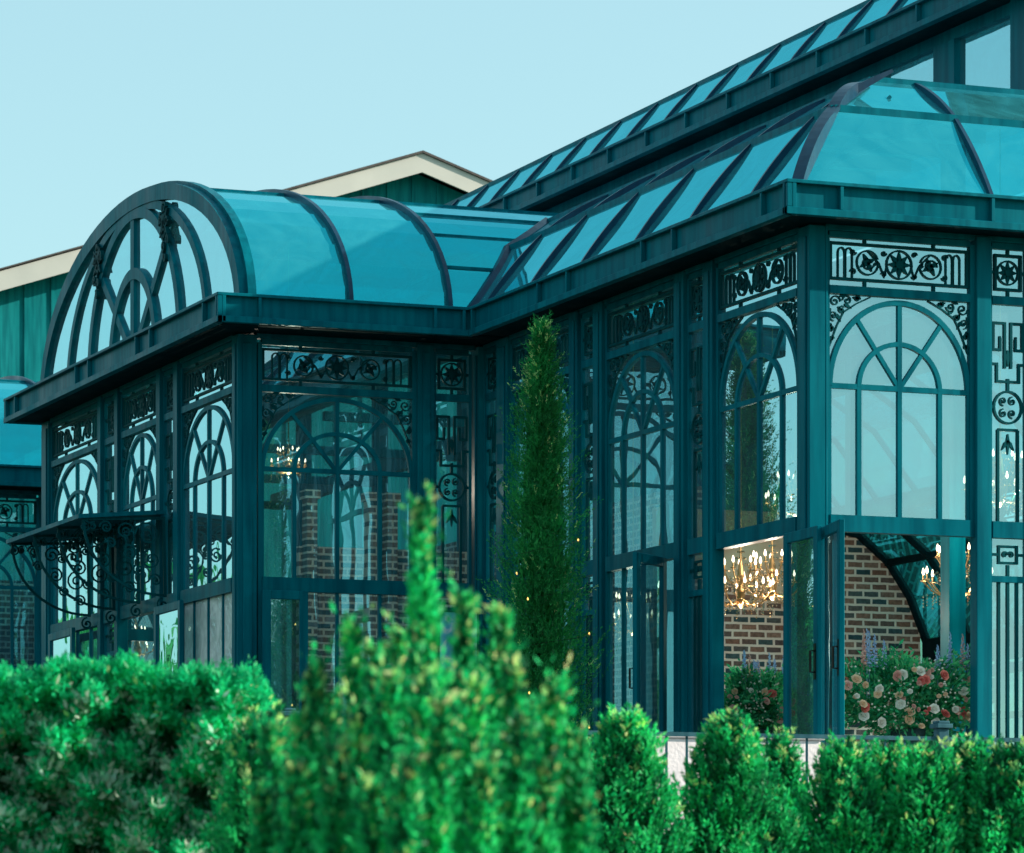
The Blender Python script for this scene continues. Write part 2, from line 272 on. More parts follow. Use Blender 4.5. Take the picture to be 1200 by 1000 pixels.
def make_narrow(w):
    fr=MB(); o=MB(); g=MB(); o1=MB(); o2=MB(); bw=.035; c=w/2
    for x in (bw/2,w-bw/2): fr.ribbon([(x,0),(x,ZT1)],bw,.06)
    fr.box(bw,w-bw,-.03,.03,ZT1-.02,ZT1+.04); fr.box(bw,w-bw,-.04,.04,ZW1,ZT0); fr.box(bw,w-bw,-.05,.05,ZR,ZW0); fr.box(bw,w-bw,-.045,.045,0,.12)
    z0,z1=ZT0+.07,ZT1-.08; h=(z1-z0)/2; cz=(z0+z1)/2; q=min(h,w/2-.08)
    o.ribbon([(c-q,cz-h),(c+q,cz-h),(c+q,cz+h),(c-q,cz+h)],.028,.04,closed=True); rosette(o,c,cz,q*.82)
    for a,b in (((c,ZT0),(c,z0)),((c,z1),(c,ZT1)),((0,cz),(c-q,cz)),((c+q,cz),(w,cz))): o.ribbon([a,b],.028,.035)
    o1,o=o,MB(); T=.026; k=w/2-.05
    for s in (-1,1):   # greek key
        o.ribbon([(c+s*k,4.06),(c+s*.035,4.06),(c+s*.035,4.50),(c+s*k*.95,4.50),(c+s*k*.95,4.24),(c+s*k*.5,4.24),(c+s*k*.5,4.36),(c+s*.08,4.36)][1:],T,.035)
        o.ribbon([(c+s*(w/2),4.10),(c+s*k*.72,4.10),(c+s*k*.72,3.93),(c,3.93)],T,.035)
        spiral(o,c+s*.05,3.74,.045,PI/2*s,1.2,.014,s); spiral(o,c+s*.05,3.62,.045,-PI/2*s,1.2,.014,-s)
        o.ribbon([(c+s*.11,ZW0),(c+s*.11,3.46)],T,.035)
        leafshape(o,c,3.36,-PI/2+s*.6,.12,.04)
    leafshape(o,c,4.24,-PI/2,.16,.05); leafshape(o,c,3.42,-PI/2,.2,.04)
    o.ribbon([(c-.11,3.46),(c+.11,3.46)],T,.034); o.ribbon([(c,3.84),(c,3.96)],.03,.034)
    o.ribbon(arc(c,3.68,.155,.155,0,2*PI*23/24,23),.022,.038,closed=True)
    for s in (-1,1): o.ribbon([(c+s*.155,3.68),(c+s*w/2,3.68)],.03,.034)
    # lower panel
    o2=o; o=MB()
    o.ribbon([(c-.1,2.16),(c+.1,2.16),(c+.1,2.32),(c-.1,2.32)],.024,.035,closed=True)
    spiral(o,c-.035,2.24,.035,0,1.2,.014); spiral(o,c+.035,2.24,.035,PI,1.2,.014,-1)
    for s in (-1,1):
        o.ribbon([(c+s*.1,2.24),(c+s*w/2,2.24)],.026,.034); o.ribbon([(c+s*.10,.12),(c+s*.10,2.0)],.028,.034)
    o.ribbon([(c,.12),(c,2.14)],.028,.036); fr.box(bw,w-bw,-.03,.03,1.97,2.03)
    for a,b in ((.12,1.97),(2.03,ZR),(ZW0,ZW1),(ZT0,ZT1)): g.quad((bw,0,a),(w-bw,0,a),(w-bw,0,b),(bw,0,b))
    return fr,[('transom_tracery',o1),('key_tracery',o2),('lower_tracery',o)],g
cache={}
def place_module(root,kind,w,origin,rz,lower='fixed'):
    key=(kind,round(w,2),lower)
    if key not in cache:
        fr,o,g=make_window(w,lower) if kind=='W' else make_narrow(w)
        n='arched_window' if kind=='W' else 'side_panel'
        cache[key]=(n,fr.mesh(n,M['paint']),[(q,ob.mesh(q,M['iron'])) for q,ob in o],g.mesh('pane',M['glass']))
    n,a,b,c=cache[key]
    f=obj(n,a,root,rel(root,origin),rz); [obj(q,me,f) for q,me in b]; obj('pane',c,f)
    if lower=='rain':
        r=MB(); r.quad((.05,0,.12),(w-.05,0,.12),(w-.05,0,ZR),(.05,0,ZR)); obj('rain_glass_pane',r,f,mat=M['rain'])
    return f
def leaf_mesh(w,h=2.38,bars=2,rail=.9):
    f=MB(); s=.1
    f.box(0,s,-.025,.025,0,h); f.box(w-s,w,-.025,.025,0,h); f.box(s,w-s,-.025,.025,h-.1,h); f.box(s,w-s,-.025,.025,0,.22)
    g=MB(); g.quad((s,0,.22),(w-s,0,.22),(w-s,0,h-.1),(s,0,h-.1)); return f,g
def door(root,a,b,z=FZ+.02,h=2.38):              # leaf standing from plan point a to plan point b
    w=math.dist(a,b); f,g=leaf_mesh(w,h); rz=math.atan2(b[1]-a[1],b[0]-a[0])
    d=bevel(obj('door',f,root,rel(root,(a[0],a[1],z)),rz,M['paint'])); obj('pane',g,d,mat=M['glass'])
    k=MB(); k.tube([(w-.05,-.028,1.0),(w-.05,-.075,1.0),(w-.05,-.075,1.2),(w-.05,-.028,1.2)],.012,6); k.box(w-.075,w-.025,-.032,-.0255,.93,1.27); obj('handle',k,d,mat=M['brass'])
# ================================================================== CONSERVATORY
X0,Y0=15.96,32.40; WX,WY=13.0,41.10; WY2=49.85; XE=29.0
fX,fY,gX,gY,gY2=15.48,31.93,12.48,40.26,50.04       # fascia planes
ZF1,ZF0=CZ+6.75,CZ+6.42; WYC=45.4
root=thing('glass_conservatory','teal steel and glass conservatory with arched tracery windows, barrel vaulted wing and curved glass roofs','conservatory',(X0,Y0,FZ))
def part(name,mb,m,parent=None):                    # mesh in world coordinates
    p=parent or root; off=Vector((0,0,0)); q=p
    while q is not None: off+=q.location; q=q.parent
    mb.v=[(v[0]-off.x,v[1]-off.y,v[2]-off.z) for v in mb.v]; return obj(name,mb,p,mat=M[m])
SW=-PI/2
def col(x0,x1,y0,y1,z0=FZ,z1=CZ+6.42,name='column'):
    m=MB(); m.box(x0,x1,y0,y1,z0,z1); 
    # slim raised pilaster on outer faces
    m.box(x0+.06,x1-.06,y0-.018,y0,z0+.3,z1-.1) if x1-x0>.2 else None
    m.box(x0-.018,x0,y0+.06,y1-.06,z0+.3,z1-.1) if y1-y0>.2 else None
    return bevel(part(name,m,'paint'))
def wall_run_S(segs,x=X0):                        # segs: (kind,y0,y1,lower) along a wall facing -x
    for k,a,b,lo in segs:
        if k=='P': col(x-.05,x+.09,a,b,name='post')
        else: place_module(root,k,b-a,(x+.03,b,FZ),SW,lo)
def wall_run_F(segs,y=Y0):
    for k,a,b,lo in segs:
        if k=='P': col(a,b,y-.05,y+.09,name='post')
        else: place_module(root,k,b-a,(a,y+.03,FZ),0,lo)
col(X0-.03,X0+.14,Y0-.03,Y0+.24,name='corner_column')
wall_run_S([('W',32.64,34.55,'open'),('P',34.55,34.78,0),('N',34.78,35.26,0),('P',35.26,35.5,0),('W',35.5,37.4,'open2'),('P',37.4,37.64,0),('N',37.64,38.08,0),('P',38.08,38.32,0),
  ('W',38.32,40.16,'fixed'),('P',40.16,40.5,0),('N',40.5,40.98,0)] if False else
 [('W',32.64,34.55,'open'),('P',34.55,34.78,0),('N',34.78,35.26,0),('P',35.26,35.5,0),('W',35.5,37.4,'fixed'),('P',37.4,37.64,0),('N',37.64,38.08,0),('P',38.08,38.32,0),
  ('W',38.32,40.16,'fixed'),('P',40.16,40.5,0),('N',40.5,40.98,0)])
col(X0-.08,X0+.12,40.98,41.24,name='corner_column')
col(X0+.14,X0+.17,Y0-.03,Y0+.1,name='post')
wall_run_F([('W',16.11,17.73,'open'),('P',17.73,17.89,0),('N',17.89,18.33,0),('P',18.33,18.49,0),('W',18.49,20.11,'fixed'),('P',20.11,20.27,0),('N',20.27,20.71,0),('P',20.71,20.87,0),
 ('W',20.87,22.49,'fixed'),('P',22.49,22.65,0),('N',22.65,23.09,0),('P',23.09,23.25,0),('W',23.25,24.87,'fixed'),('P',24.87,25.03,0),('N',25.03,25.47,0),('P',25.47,25.63,0),('W',25.63,27.25,'fixed'),('P',27.25,27.41,0),('W',27.41,28.86,'fixed'),('P',28.86,29.0,0)])
def wing(dy,full=True):
    wall_run_F([('W',13.22,15.15,'fixed'),('P',15.15,15.36,0),('N',15.36,15.84,0)],WY+dy)
    col(WX-.03,WX+.2,WY-.03+dy,WY+.2+dy,name='corner_column')
    wall_run_S([(k,a+dy,b+dy,l) for k,a,b,l in [('W',41.3,43.42,'rain'),('P',43.42,43.6,0),('N',43.6,44.16,0),('P',44.16,44.32,0),('W',44.32,46.05,'open'),('P',46.05,46.2,0),('N',46.2,46.85,0),('P',46.85,47.0,0),('W',47.0,49.5,'fixed')]],WX)
    col(WX-.04,WX+.16,49.5+dy,49.86+dy,name='corner_column')
    col(WX+.16,X0,WY2-.04+dy,WY2+dy,FZ,FZ+.5,name='plinth')
    wall_run_F([('W',13.22,15.15,'fixed'),('P',15.15,15.9,0)],WY2-.05+dy)
wing(0); wing(17.3)
wall_run_S([('W',50.2,52.1,'fixed'),('P',52.1,52.3,0),('N',52.3,52.75,0),('P',52.75,52.9,0),('W',52.9,54.8,'fixed'),('P',54.8,55.0,0),('N',55,55.45,0),('P',55.45,55.6,0),('W',55.6,57.5,'fixed'),('P',57.5,58.4,0)])
# east and rear walls, far from the camera
for k in range(17):
    y=Y0+.3+k*2.05
    if y<66: place_module(root,'W',1.91,(XE,y,FZ),PI/2,'fixed'); col(XE-.08,XE+.06,y+1.91,y+2.05,name='post')
# ---- fascia with flanges and stiffeners
def fascia(a,b,out,stiff,z0=ZF0,z1=ZF1,name='fascia'):
    # a->b plan line, out = outward unit vector
    a=Vector(a);b=Vector(b); o=Vector(out); t=(b-a).normalized(); L=(b-a).length; mb=MB()
    def bx(s0,s1,n0,n1,za,zb):
        ps=[]
        for zz in (za,zb):
            for s,n in ((s0,n0),(s1,n0),(s1,n1),(s0,n1)):
                p=a+t*s-o*n; ps.append((p.x,p.y,zz))
        mb.add(ps,[(0,3,2,1),(4,5,6,7),(0,1,5,4),(1,2,6,5),(2,3,7,6),(3,0,4,7)])
    bx(0,L,.06,.10,z0+.003,z1-.003); bx(0,L,-.002,.16,z1-.035,z1); bx(0,L,0,.0595,z0,z0+.07)
    for s in stiff: bx(s-.018,s+.018,.004,.0598,z0+.0705,z1-.0355)
    return bevel(part(name,mb,'paint'),.004)
fascia((fX,fY),(fX,gY),(-1,0),[.02,32.52-fY,34.6-fY,35.37-fY,37.37-fY,38.2-fY,40.2-fY])
fascia((fX,fY-.002),(XE+.5,fY-.002),(0,-1),[.04,.58,2.2,4.4,5,6.6,8.8,9.4,11])
for dy in (0,17.3):
    fascia((gX,gY+dy),(fX+.06,gY+dy),(0,-1),[.04,.5,2.6,2.95])
    fascia((gX-.002,gY+dy),(gX-.002,gY2+dy),(-1,0),[.02,.6,2.75,3.35,5.5,6.1,9.2,9.75])
    fascia((gX,gY2+dy),(X0,gY2+dy),(0,1),[.04,.5,2.6])
# soffits and gutters
so=MB(); so.box(fX+.1,X0+.25,fY+.1,gY,ZF0+.02,ZF0+.05); part('soffit',so,'paint_shade'); so=MB(); so.box(X0+.25,XE+.4,fY+.1,Y0+.25,ZF0+.02,ZF0+.05); part('soffit',so,'paint_shade')
for dy in (0,17.3): so=MB(); so.box(gX+.1,X0+.25,gY+.1+dy,WY+.25+dy,ZF0+.024,ZF0+.054); so.box(gX+.1,WX+.25,WY+.25+dy,gY2-.1+dy,ZF0+.024,ZF0+.054); part('soffit',so,'paint_shade')
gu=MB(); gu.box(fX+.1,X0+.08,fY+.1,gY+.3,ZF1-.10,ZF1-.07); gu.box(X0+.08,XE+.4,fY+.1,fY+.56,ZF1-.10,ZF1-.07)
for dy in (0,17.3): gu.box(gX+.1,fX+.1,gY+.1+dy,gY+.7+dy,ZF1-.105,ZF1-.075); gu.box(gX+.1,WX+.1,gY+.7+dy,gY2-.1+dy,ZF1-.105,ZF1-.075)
part('gutter',gu,'paint_shade')
hd=MB(); hd.box(X0-.02,X0+.10,Y0+.24,WY-.1,FZ+5.285,ZF0+.02); hd.box(X0+.15,XE,Y0-.02,Y0+.1,FZ+5.285,ZF0+.02)
for dy in (0,17.3): hd.box(WX+.2,X0-.08,WY-.02+dy,WY+.1+dy,FZ+5.285,ZF0+.024); hd.box(WX-.02,WX+.1,WY+.2+dy,49.5+dy,FZ+5.285,ZF0+.024)
hd.box(X0-.02,X0+.1,50.2,58.3,FZ+5.285,ZF0+.02)
bevel(part('header_beam',hd,'paint'))
# ---- curved glass roof (cove) profile: inset s from the fascia, height h above fascia top
PR=[(.20,-.04),(.98,.92),(1.82,1.43)]; HT=PR[2][1]
def cove_x(h):
    if h<=PR[1][1]: k=(h-PR[0][1])/(PR[1][1]-PR[0][1]); return PR[0][0]+k*(PR[1][0]-PR[0][0])
    k=(h-PR[1][1])/(PR[2][1]-PR[1][1]); return PR[1][0]+k*(PR[2][0]-PR[1][0])
BA,BB=4.46,1.95
def valley_y(h): h=max(0,min(h,BB)); return WYC-BA*math.sqrt(max(0,1-(h/BB)**2))
def lens(p,q,bulge,n=10):      # crescent between chord p-q and an arc bulging outward
    p=Vector(p);q=Vector(q); t=(q-p); nn=Vector((-t.y,t.x)).normalized(); up=[];lo=[]
    for i in range(n+1):
        k=i/n; c=p+t*k; up.append(c+nn*(bulge*4*k*(1-k)+.02)); lo.append(c-nn*.012)
    return up,lo
def rib_mesh(prof,bulge,mapf,w=.04,mb=None):   # mapf(s,h,off)->xyz
    mb=mb or MB()
    for i in range(len(prof)-1):
        up,lo=lens(prof[i],prof[i+1],bulge); n=len(up); vs=[]
        for k in range(n):
            for p in (up[k],lo[k]):
                for o in (-w/2,w/2): vs.append(mapf(p.x,p.y,o))
        f=[]
        for k in range(n-1):
            a=4*k;b=a+4; f+=[(a,b,b+1,a+1),(a+2,a+3,b+3,b+2),(a,a+2,b+2,b),(a+1,b+1,b+3,a+3)]
        f+=[(0,1,3,2),(4*n-4,4*n-2,4*n-1,4*n-3)]; mb.add(vs,f)
    return mb
cg=MB()                       # S side glass, one pane strip per bay, ends on valley
ys=[fY+.5]+[33.3,34.75,36.15,37.6,39.05,40.4]
def cs(s,h,y): return (fX+s,y,ZF1+h)
def cf(s,h,x): return (x,fY+s,ZF1+h)
xs=[fX+2.31+1.42*i for i in range(8)]
for i in range(2):
    (s0,h0),(s1,h1)=PR[i],PR[i+1]
    yy=[None]+ys[1:]+[None]
    for j in range(len(yy)-1):
        a0=fY+s0 if yy[j] is None else max(yy[j],fY+s0); a1=fY+s1 if yy[j] is None else max(yy[j],fY+s1)
        b0=valley_y(h0) if yy[j+1] is None else max(yy[j+1],fY+s0); b1=valley_y(h1) if yy[j+1] is None else max(yy[j+1],fY+s1)
        cg.quad(cs(s0,h0,a0),cs(s0,h0,b0),cs(s1,h1,b1),cs(s1,h1,a1))
    xx=[None]+xs[:-1]+[XE]
    for j in range(len(xx)-1):
        a0=fX+s0 if xx[j] is None else xx[j]; a1=fX+s1 if xx[j] is None else xx[j]
        cg.quad(cf(s0,h0,a0),cf(s0,h0,xx[j+1]),cf(s1,h1,xx[j+1]),cf(s1,h1,a1))
croof=part('curved_roof',cg,'roofglass')
for y in ys[1:]:
    pr=[p for p in PR]
    if y-fY<PR[1][0]+.02: pr=PR[:2]
    part('rib',rib_mesh(pr,.042,lambda s,h,o,y=y:(fX+s,y+o,ZF1+h)),'rib',croof)
for x in xs[:-1]: part('rib',rib_mesh(PR,.042,lambda s,h,o,x=x:(x+o,fY+s,ZF1+h)),'rib',croof)
part('hip_rib',rib_mesh(PR[:2]+[(1.68,1.35)],.08,lambda s,h,o:(fX+s+o*.7,fY+s-o*.7,ZF1+h),.12),'rib',croof)
# purlins
pu=MB()
def bar(mb,p,q,w,h):
    p=Vector(p);q=Vector(q); t=(q-p).normalized(); u=t.cross(Vector((0,0,1))).normalized()*w/2; v=u.cross(t).normalized()*h/2
    mb.add([p-u-v,p+u-v,p+u+v,p-u+v,q-u-v,q+u-v,q+u+v,q-u+v],[(0,3,2,1),(4,5,6,7),(0,1,5,4),(1,2,6,5),(2,3,7,6),(3,0,4,7)])
for (s,h) in PR[1:]:
    bar(pu,cs(s,h,fY+s),cs(s,h,valley_y(h)),.06,.07); bar(pu,cf(s,h,fX+s),cf(s,h,XE),.06,.07)
bar(pu,cs(.2,-.02,fY+.2),cs(.2,-.02,valley_y(0)),.06,.08); bar(pu,cf(.2,-.02,fX+.2),cf(.2,-.02,XE),.06,.08)
part('purlin',pu,'paint',croof)
va=MB()
vp=[(fX+cove_x(h),valley_y(h),ZF1+h) for h in [i*HT/14 for i in range(15)]]
va.tube(vp,.075,6); part('valley_rib',va,'rib',croof)
# flat deck up to the clerestory
UX,UY=19.2,33.9; UW,UWY=19.6,34.55; dk=MB()
zt=ZF1+HT
dk.box(fX+1.85,UW-.05,fY+1.85,66,zt-.02,zt+.03); dk.box(UW-.05,XE-1.32,fY+1.85,UWY-.05,zt-.02,zt+.03)
part('roof_deck',dk,'deck')
# ---- clerestory and upper roof
UZ1,UZ0=CZ+9.73,CZ+9.43
st=[.6+1.22*i for i in range(26)]
fascia((UX,UY),(UX,66),(-1,0),[36.41-UY+1.22*(i-2) for i in range(26)],UZ0,UZ1,'upper_fascia')
fascia((UX,UY),(26,UY),(0,-1),[.05+1.2*i for i in range(5)],UZ0,UZ1,'upper_fascia')
us=MB(); us.box(UX+.1,UW+.3,UY+.1,66,UZ0+.01,UZ0+.04); us.box(UW+.3,26,UY+.1,UWY+.3,UZ0+.01,UZ0+.04); part('upper_soffit',us,'paint_shade')
cw=MB(); cgs=MB()
cw.box(UW-.02,UW+.08,UWY,66,UZ0-.12,UZ0+.009); cw.box(UW-.02,UW+.08,UWY,66,zt+.03,zt+.14)
cw.box(UW+.08,26,UWY-.02,UWY+.08,UZ0-.12,UZ0+.009); cw.box(UW+.08,26,UWY-.02,UWY+.08,zt+.03,zt+.14)
y=UWY; cw.box(UW-.06,UW+.12,UWY-.06,UWY+.38,zt+.03,UZ0+.009)
for i in range(16):
    a=36.2+i*1.75; cw.box(UW-.04,UW+.1,a,a+.48,zt+.14,UZ0-.12); 
for i in range(7): a=UW+.95+i*.9; cw.box(a,a+.09,UWY-.04,UWY+.1,zt+.14,UZ0-.12)
cgs.quad((UW+.03,66,zt+.1),(UW+.03,UWY,zt+.1),(UW+.03,UWY,UZ0),(UW+.03,66,UZ0)); cgs.quad((UW,UWY+.03,zt+.1),(26,UWY+.03,zt+.1),(26,UWY+.03,UZ0),(UW,UWY+.03,UZ0))
cl=part('clerestory_wall',cw,'paint'); part('pane',cgs,'glass',cl)
UP=[(.2,.0),(.75,.62),(1.6,.95),(3.5,1.3)]; ug=MB()
for i in range(3):
    (s0,h0),(s1,h1)=UP[i],UP[i+1]
    for j in range(26):
        y0=UY+s0 if j==0 else UY+1.3+1.22*(j-1); y0b=UY+s1 if j==0 else max(y0,UY+s1); y1=UY+1.3+1.22*j; 
        ug.quad((UX+s0,max(y0,UY+s0),UZ1+h0),(UX+s0,max(y1,UY+s0),UZ1+h0),(UX+s1,max(y1,UY+s1),UZ1+h1),(UX+s1,y0b,UZ1+h1))
    ug.quad((UX+s0,UY+s0,UZ1+h0),(26-s0,UY+s0,UZ1+h0),(26-s1,UY+s1,UZ1+h1),(UX+s1,UY+s1,UZ1+h1))
    ug.quad((26-s0,UY+s0,UZ1+h0),(26-s0,66,UZ1+h0),(26-s1,66,UZ1+h1),(26-s1,UY+s1,UZ1+h1))
ur=part('upper_curved_roof',ug,'roofglass')
for j in range(25):
    y=UY+1.3+1.22*j
    if y-UY>1.1: part('rib',rib_mesh(UP[:3],.025,lambda s,h,o,y=y:(UX+s,y+o,UZ1+h),.04),'rib',ur)
pb=MB(); bar(pb,(UX+.75,UY+.75,UZ1+.62),(UX+.75,66,UZ1+.62),.05,.05); bar(pb,(UX+3.45,UY+3.4,UZ1+1.3),(UX+3.45,66,UZ1+1.3),.1,.1); part('purlin',pb,'paint',ur)
# hidden east clerestory side
ec=MB(); ec.box(25.9,26.0,UWY,66,zt,UZ1); part('east_clerestory_wall',ec,'paint')
dk2=MB(); dk2.box(26.0,XE-1.32,UWY,66,zt-.02,zt+.03); part('roof_deck',dk2,'deck')
ew=MB(); ew.box(XE+.3,XE+.36,fY+.1,66,ZF0,ZF1); ew.box(XE-.05,XE+.3,Y0,66,ZF0,ZF0+.05); part('east_fascia',ew,'paint')
eg=MB(); eq=[(XE+.3,ZF1-.04),(XE-.48,ZF1+.92),(XE-1.32,zt)]
yy=[fY+2.31+1.42*i for i in range(24)]
for i in range(2):
    for j in range(23): eg.quad((eq[i][0],yy[j],eq[i][1]),(eq[i+1][0],yy[j],eq[i+1][1]),(eq[i+1][0],yy[j+1],eq[i+1][1]),(eq[i][0],yy[j+1],eq[i][1]))
er=part('east_curved_roof',eg,'roofglass')
for y in yy: m=MB(); m.ribbon(eq,.08,.05,mapf=lambda a,o,c,y=y:(a,y+o,c)); part('rib',m,'rib',er)
# ---- barrel vault of the wings
def barrel(dy):
    g=MB(); nth=22; bz=ZF1
    ribx=[13.08,14.28,15.5]
    def xend(h): 
        return fX+cove_x(h) if h<HT else UW-.06
    th=[PI-PI*i/nth for i in range(nth+1)]   # PI = near (small y) side
    pt=lambda t,k=1.0:(WYC+dy+BA*k*math.cos(t),bz+BB*k*math.sin(t))
    for i in range(nth):
        (ya,za),(yb,zb)=pt(th[i]),pt(th[i+1])
        xe0,xe1=xend(za-bz),xend(zb-bz)
        for j in range(3):
            x0=ribx[j]; x1a=ribx[j+1] if j<2 else xe0; x1b=ribx[j+1] if j<2 else xe1
            g.quad((x0,ya,za),(x1a,ya,za),(x1b,yb,zb),(x0,yb,zb))
    b=part('barrel_roof',g,'roofglass')
    for x in ribx:
        m=MB(); m.ribbon([(WYC+dy+(BA+.03)*math.cos(t),bz+(BB+.03)*math.sin(t)) for t in np.linspace(PI,0,41)],.07 if x>13.2 else .10,.05 if x>13.2 else .10,mapf=lambda a,o,c,x=x:(x+o,a,c))
        part('rib',m,'rib' if x>13.2 else 'paint',b)
    m=MB()
    for t in (R(180-62),R(90),R(62)):
        y_,z_=pt(t); h=z_-bz; bar(m,(13.08,y_,z_),(xend(min(h,1.94)),y_,z_),.045,.045)
    for t in (R(180-18),R(180-33),R(180-47)):
        y_,z_=pt(t); h=z_-bz; bar(m,(15.5,y_,z_),(xend(h),y_,z_),.035,.035)
    part('purlin',m,'paint',b)
    # fan window in the gable end
    F=MB(); O=MB(); mp=lambda a,o,c:(13.0+o,a,c)
    E=lambda a,bb,n=40:[(WYC+dy+a*math.cos(t),bz-.05+bb*math.sin(t)) for t in np.linspace(0,PI,n)]
    F.ribbon(E(BA-.06,BB+.0),.19,.12,mapf=mp)
    F.ribbon(E(3.1,BB-.09),.11,.09,mapf=mp); F.ribbon(E(2.02,1.80),.13,.10,mapf=mp); F.ribbon(E(1.0,1.06),.14,.10,mapf=mp)
    F.ribbon([(WYC+dy,bz-.05),(WYC+dy,bz+1.82)],.15,.085,mapf=mp)
    for s in (-1,1): F.ribbon([(WYC+dy,bz-.03),(WYC+dy+s*1.5,bz+1.22)],.12,.08,mapf=mp)
    F.ribbon([(WYC+dy-BA,bz-.05),(WYC+dy+BA,bz-.05)],.12,.13,mapf=mp)
    f=part('fan_window',F,'paint')
    for s in (-1,1):
        cx,cz=WYC+dy+s*1.5,bz+1.3; O2=MB()
        for (a,bq,r,t) in ((0,.0,.10,0),(.12,.12,.08,1),(-.12,.14,.08,2),(.0,.27,.09,3),(.14,-.12,.07,4),(-.03,-.18,.07,5),(.05,-.32,.06,1)): spiral(O2,cx+a*s,cz+bq,r,t,1.3,.025,s,.05)
        for k in range(8): leafshape(O2,cx,cz+.1,k*PI/4,.22,.07,.05)
        O2.v=[(12.94+v[1],v[0],v[2]) for v in O2.v]; part('scroll_ornament',O2,'iron',f)
    P=MB(); c=E(BA-.1,BB-.03,40); P.add([(13.0,q[0],q[1]) for q in c],[tuple(range(40))]); part('pane',P,'glass',f)
barrel(0); barrel(17.3)
# ---- entrance canopy on the gable wall
def canopy(dy):
    m=MB(); ya,yb=43.8+dy,47.35+dy; xa,xb,za,zb=12.93,11.84,CZ+4.62,CZ+4.53
    m.add([(xa,ya,za),(xb,ya,zb),(xb,yb,zb),(xa,yb,za),(xa,ya,za+.05),(xb,ya,zb+.05),(xb,yb,zb+.05),(xa,yb,za+.05)],[(0,1,2,3),(4,7,6,5),(0,4,5,1),(1,5,6,2),(2,6,7,3),(3,7,4,0)])
    c=part('canopy',m,'paint')
    for yy in (ya+.05,ya+1.2,yb-1.2,yb-.05):
        b=MB(); L=[]
        # local: a = distance from wall (0..1.05), z down from canopy
        b.ribbon([(0,-1.0),(.02,-.05),(1.0,-.09)],.035,.03)
        b.ribbon([(.02,-.98)]+[(.02+1.0*math.sin(t),-.98+.9*(1-math.cos(t))) for t in np.linspace(.1,PI/2,14)],.03,.03)
        for (a,z,r,t,dr) in ((.22,-.25,.16,0,1),(.5,-.22,.11,PI,-1),(.74,-.18,.08,0,1),(.17,-.55,.13,PI/2,-1),(.45,-.48,.1,1,1),(.12,-.8,.08,0,1),(.9,-.17,.05,2,-1),(.68,-.37,.07,0,1),(.33,-.68,.07,1,-1)):
            spiral(b,a,z,r,t,1.6,.02,dr,.022)
        spiral(b,1.0,-.18,.07,PI/2,1.3,.02,1,.022); spiral(b,.03,-1.09,.08,PI/2,1.3,.02,-1,.022)
        b.v=[(12.93-v[0],yy+v[1],CZ+4.62+v[2]) for v in b.v]; part('bracket',b,'iron',c)
    v=MB()                      # scrollwork valance hung below the outer edge
    n=9
    for i in range(n):
        yc=ya+.2+(yb-ya-.4)*i/(n-1); v2=MB()
        spiral(v2,yc-.09,-.12,.08,PI/2,1.4,.016,1,.02); spiral(v2,yc+.09,-.12,.08,PI/2,1.4,.016,-1,.02); spiral(v2,yc,-.26,.06,PI/2,1.4,.016,1,.02)
        v2.v=[(12.55+q[1],q[0],CZ+4.60+q[2]*1.0) for q in v2.v]; v.add(v2.v,v2.f)
    part('valance',v,'iron',c)
canopy(0)
# ---- open doors
door(root,(15.885,32.80),(15.82,31.93))                 # leaf swung in front of the corner column
door(root,(16.0,32.33),(15.74,31.30))
door(root,(12.84,43.95),(12.80,42.72)); door(root,(12.84,48.95),(12.80,47.6))
door(root,(15.86,35.6),(15.28,35.05))
door(root,(13.24,41.0),(13.78,40.98)); 
# ---- interior: floor, steel, brickwork
fl=MB(); fl.box(X0-.2,XE+.1,Y0-.2,67,FZ-.9,FZ-.006); fl.box(WX-.15,X0-.2,WY-.15,50,FZ-.9,FZ-.01); fl.box(WX-.15,X0-.2,58.2,67.2,FZ-.9,FZ-.01); part('floor_slab',fl,'floor')
ins=MB()
for y in (36.2,39.9,43.6,47.3,51,54.7,58.4): 
    ins.box(UW-.1,UW+.1,y,y+.2,FZ,zt-.02); ins.box(X0+.2,UW-.1,y+.04,y+.14,ZF0-.1,ZF0+.02)
    ins.box(25.8,26,y,y+.2,FZ,zt-.02)
ins.box(UW-.08,UW+.08,Y0+.3,60,ZF0+.05,ZF0+.3); ins.box(X0-.0,X0+.18,41.3,50,ZF0+.05,ZF0+.25)
part('inner_frame',ins,'paint')
jo=MB(); y=fY+2.6
while y<60: jo.box(fX+1.95,UW-.1,y,y+.06,zt-.16,zt-.022); y+=.85
x=UW+.3
while x<XE-1: jo.box(x,x+.06,fY+1.95,UWY-.1,zt-.16,zt-.022); x+=.85
jo.box(fX+1.85,fX+1.93,fY+1.85,60,zt-.2,zt-.022); jo.box(fX+1.93,XE-.5,fY+1.85,fY+1.93,zt-.2,zt-.022); jo.box(fX+2.9,fX+2.96,fY+2.3,60,zt-.22,zt-.161)
part('deck_joist',jo,'paint')
for y in (33.3,36.15,39.05):
    ro=MB(); bar(ro,(X0,y,ZF0+.1),(fX+1.8,y,zt-.25),.03,.03); bar(ro,(X0,y,ZF0+.05),(UW,y,ZF0+.05),.04,.04); part('tie_rod',ro,'paint')
for x in (17.8,20.6,23.5):
    ro=MB(); bar(ro,(x,Y0,ZF0+.1),(x,fY+1.8,zt-.25),.03,.03); bar(ro,(x,Y0,ZF0+.05),(x,UWY,ZF0+.05),.04,.04); part('tie_rod',ro,'paint')
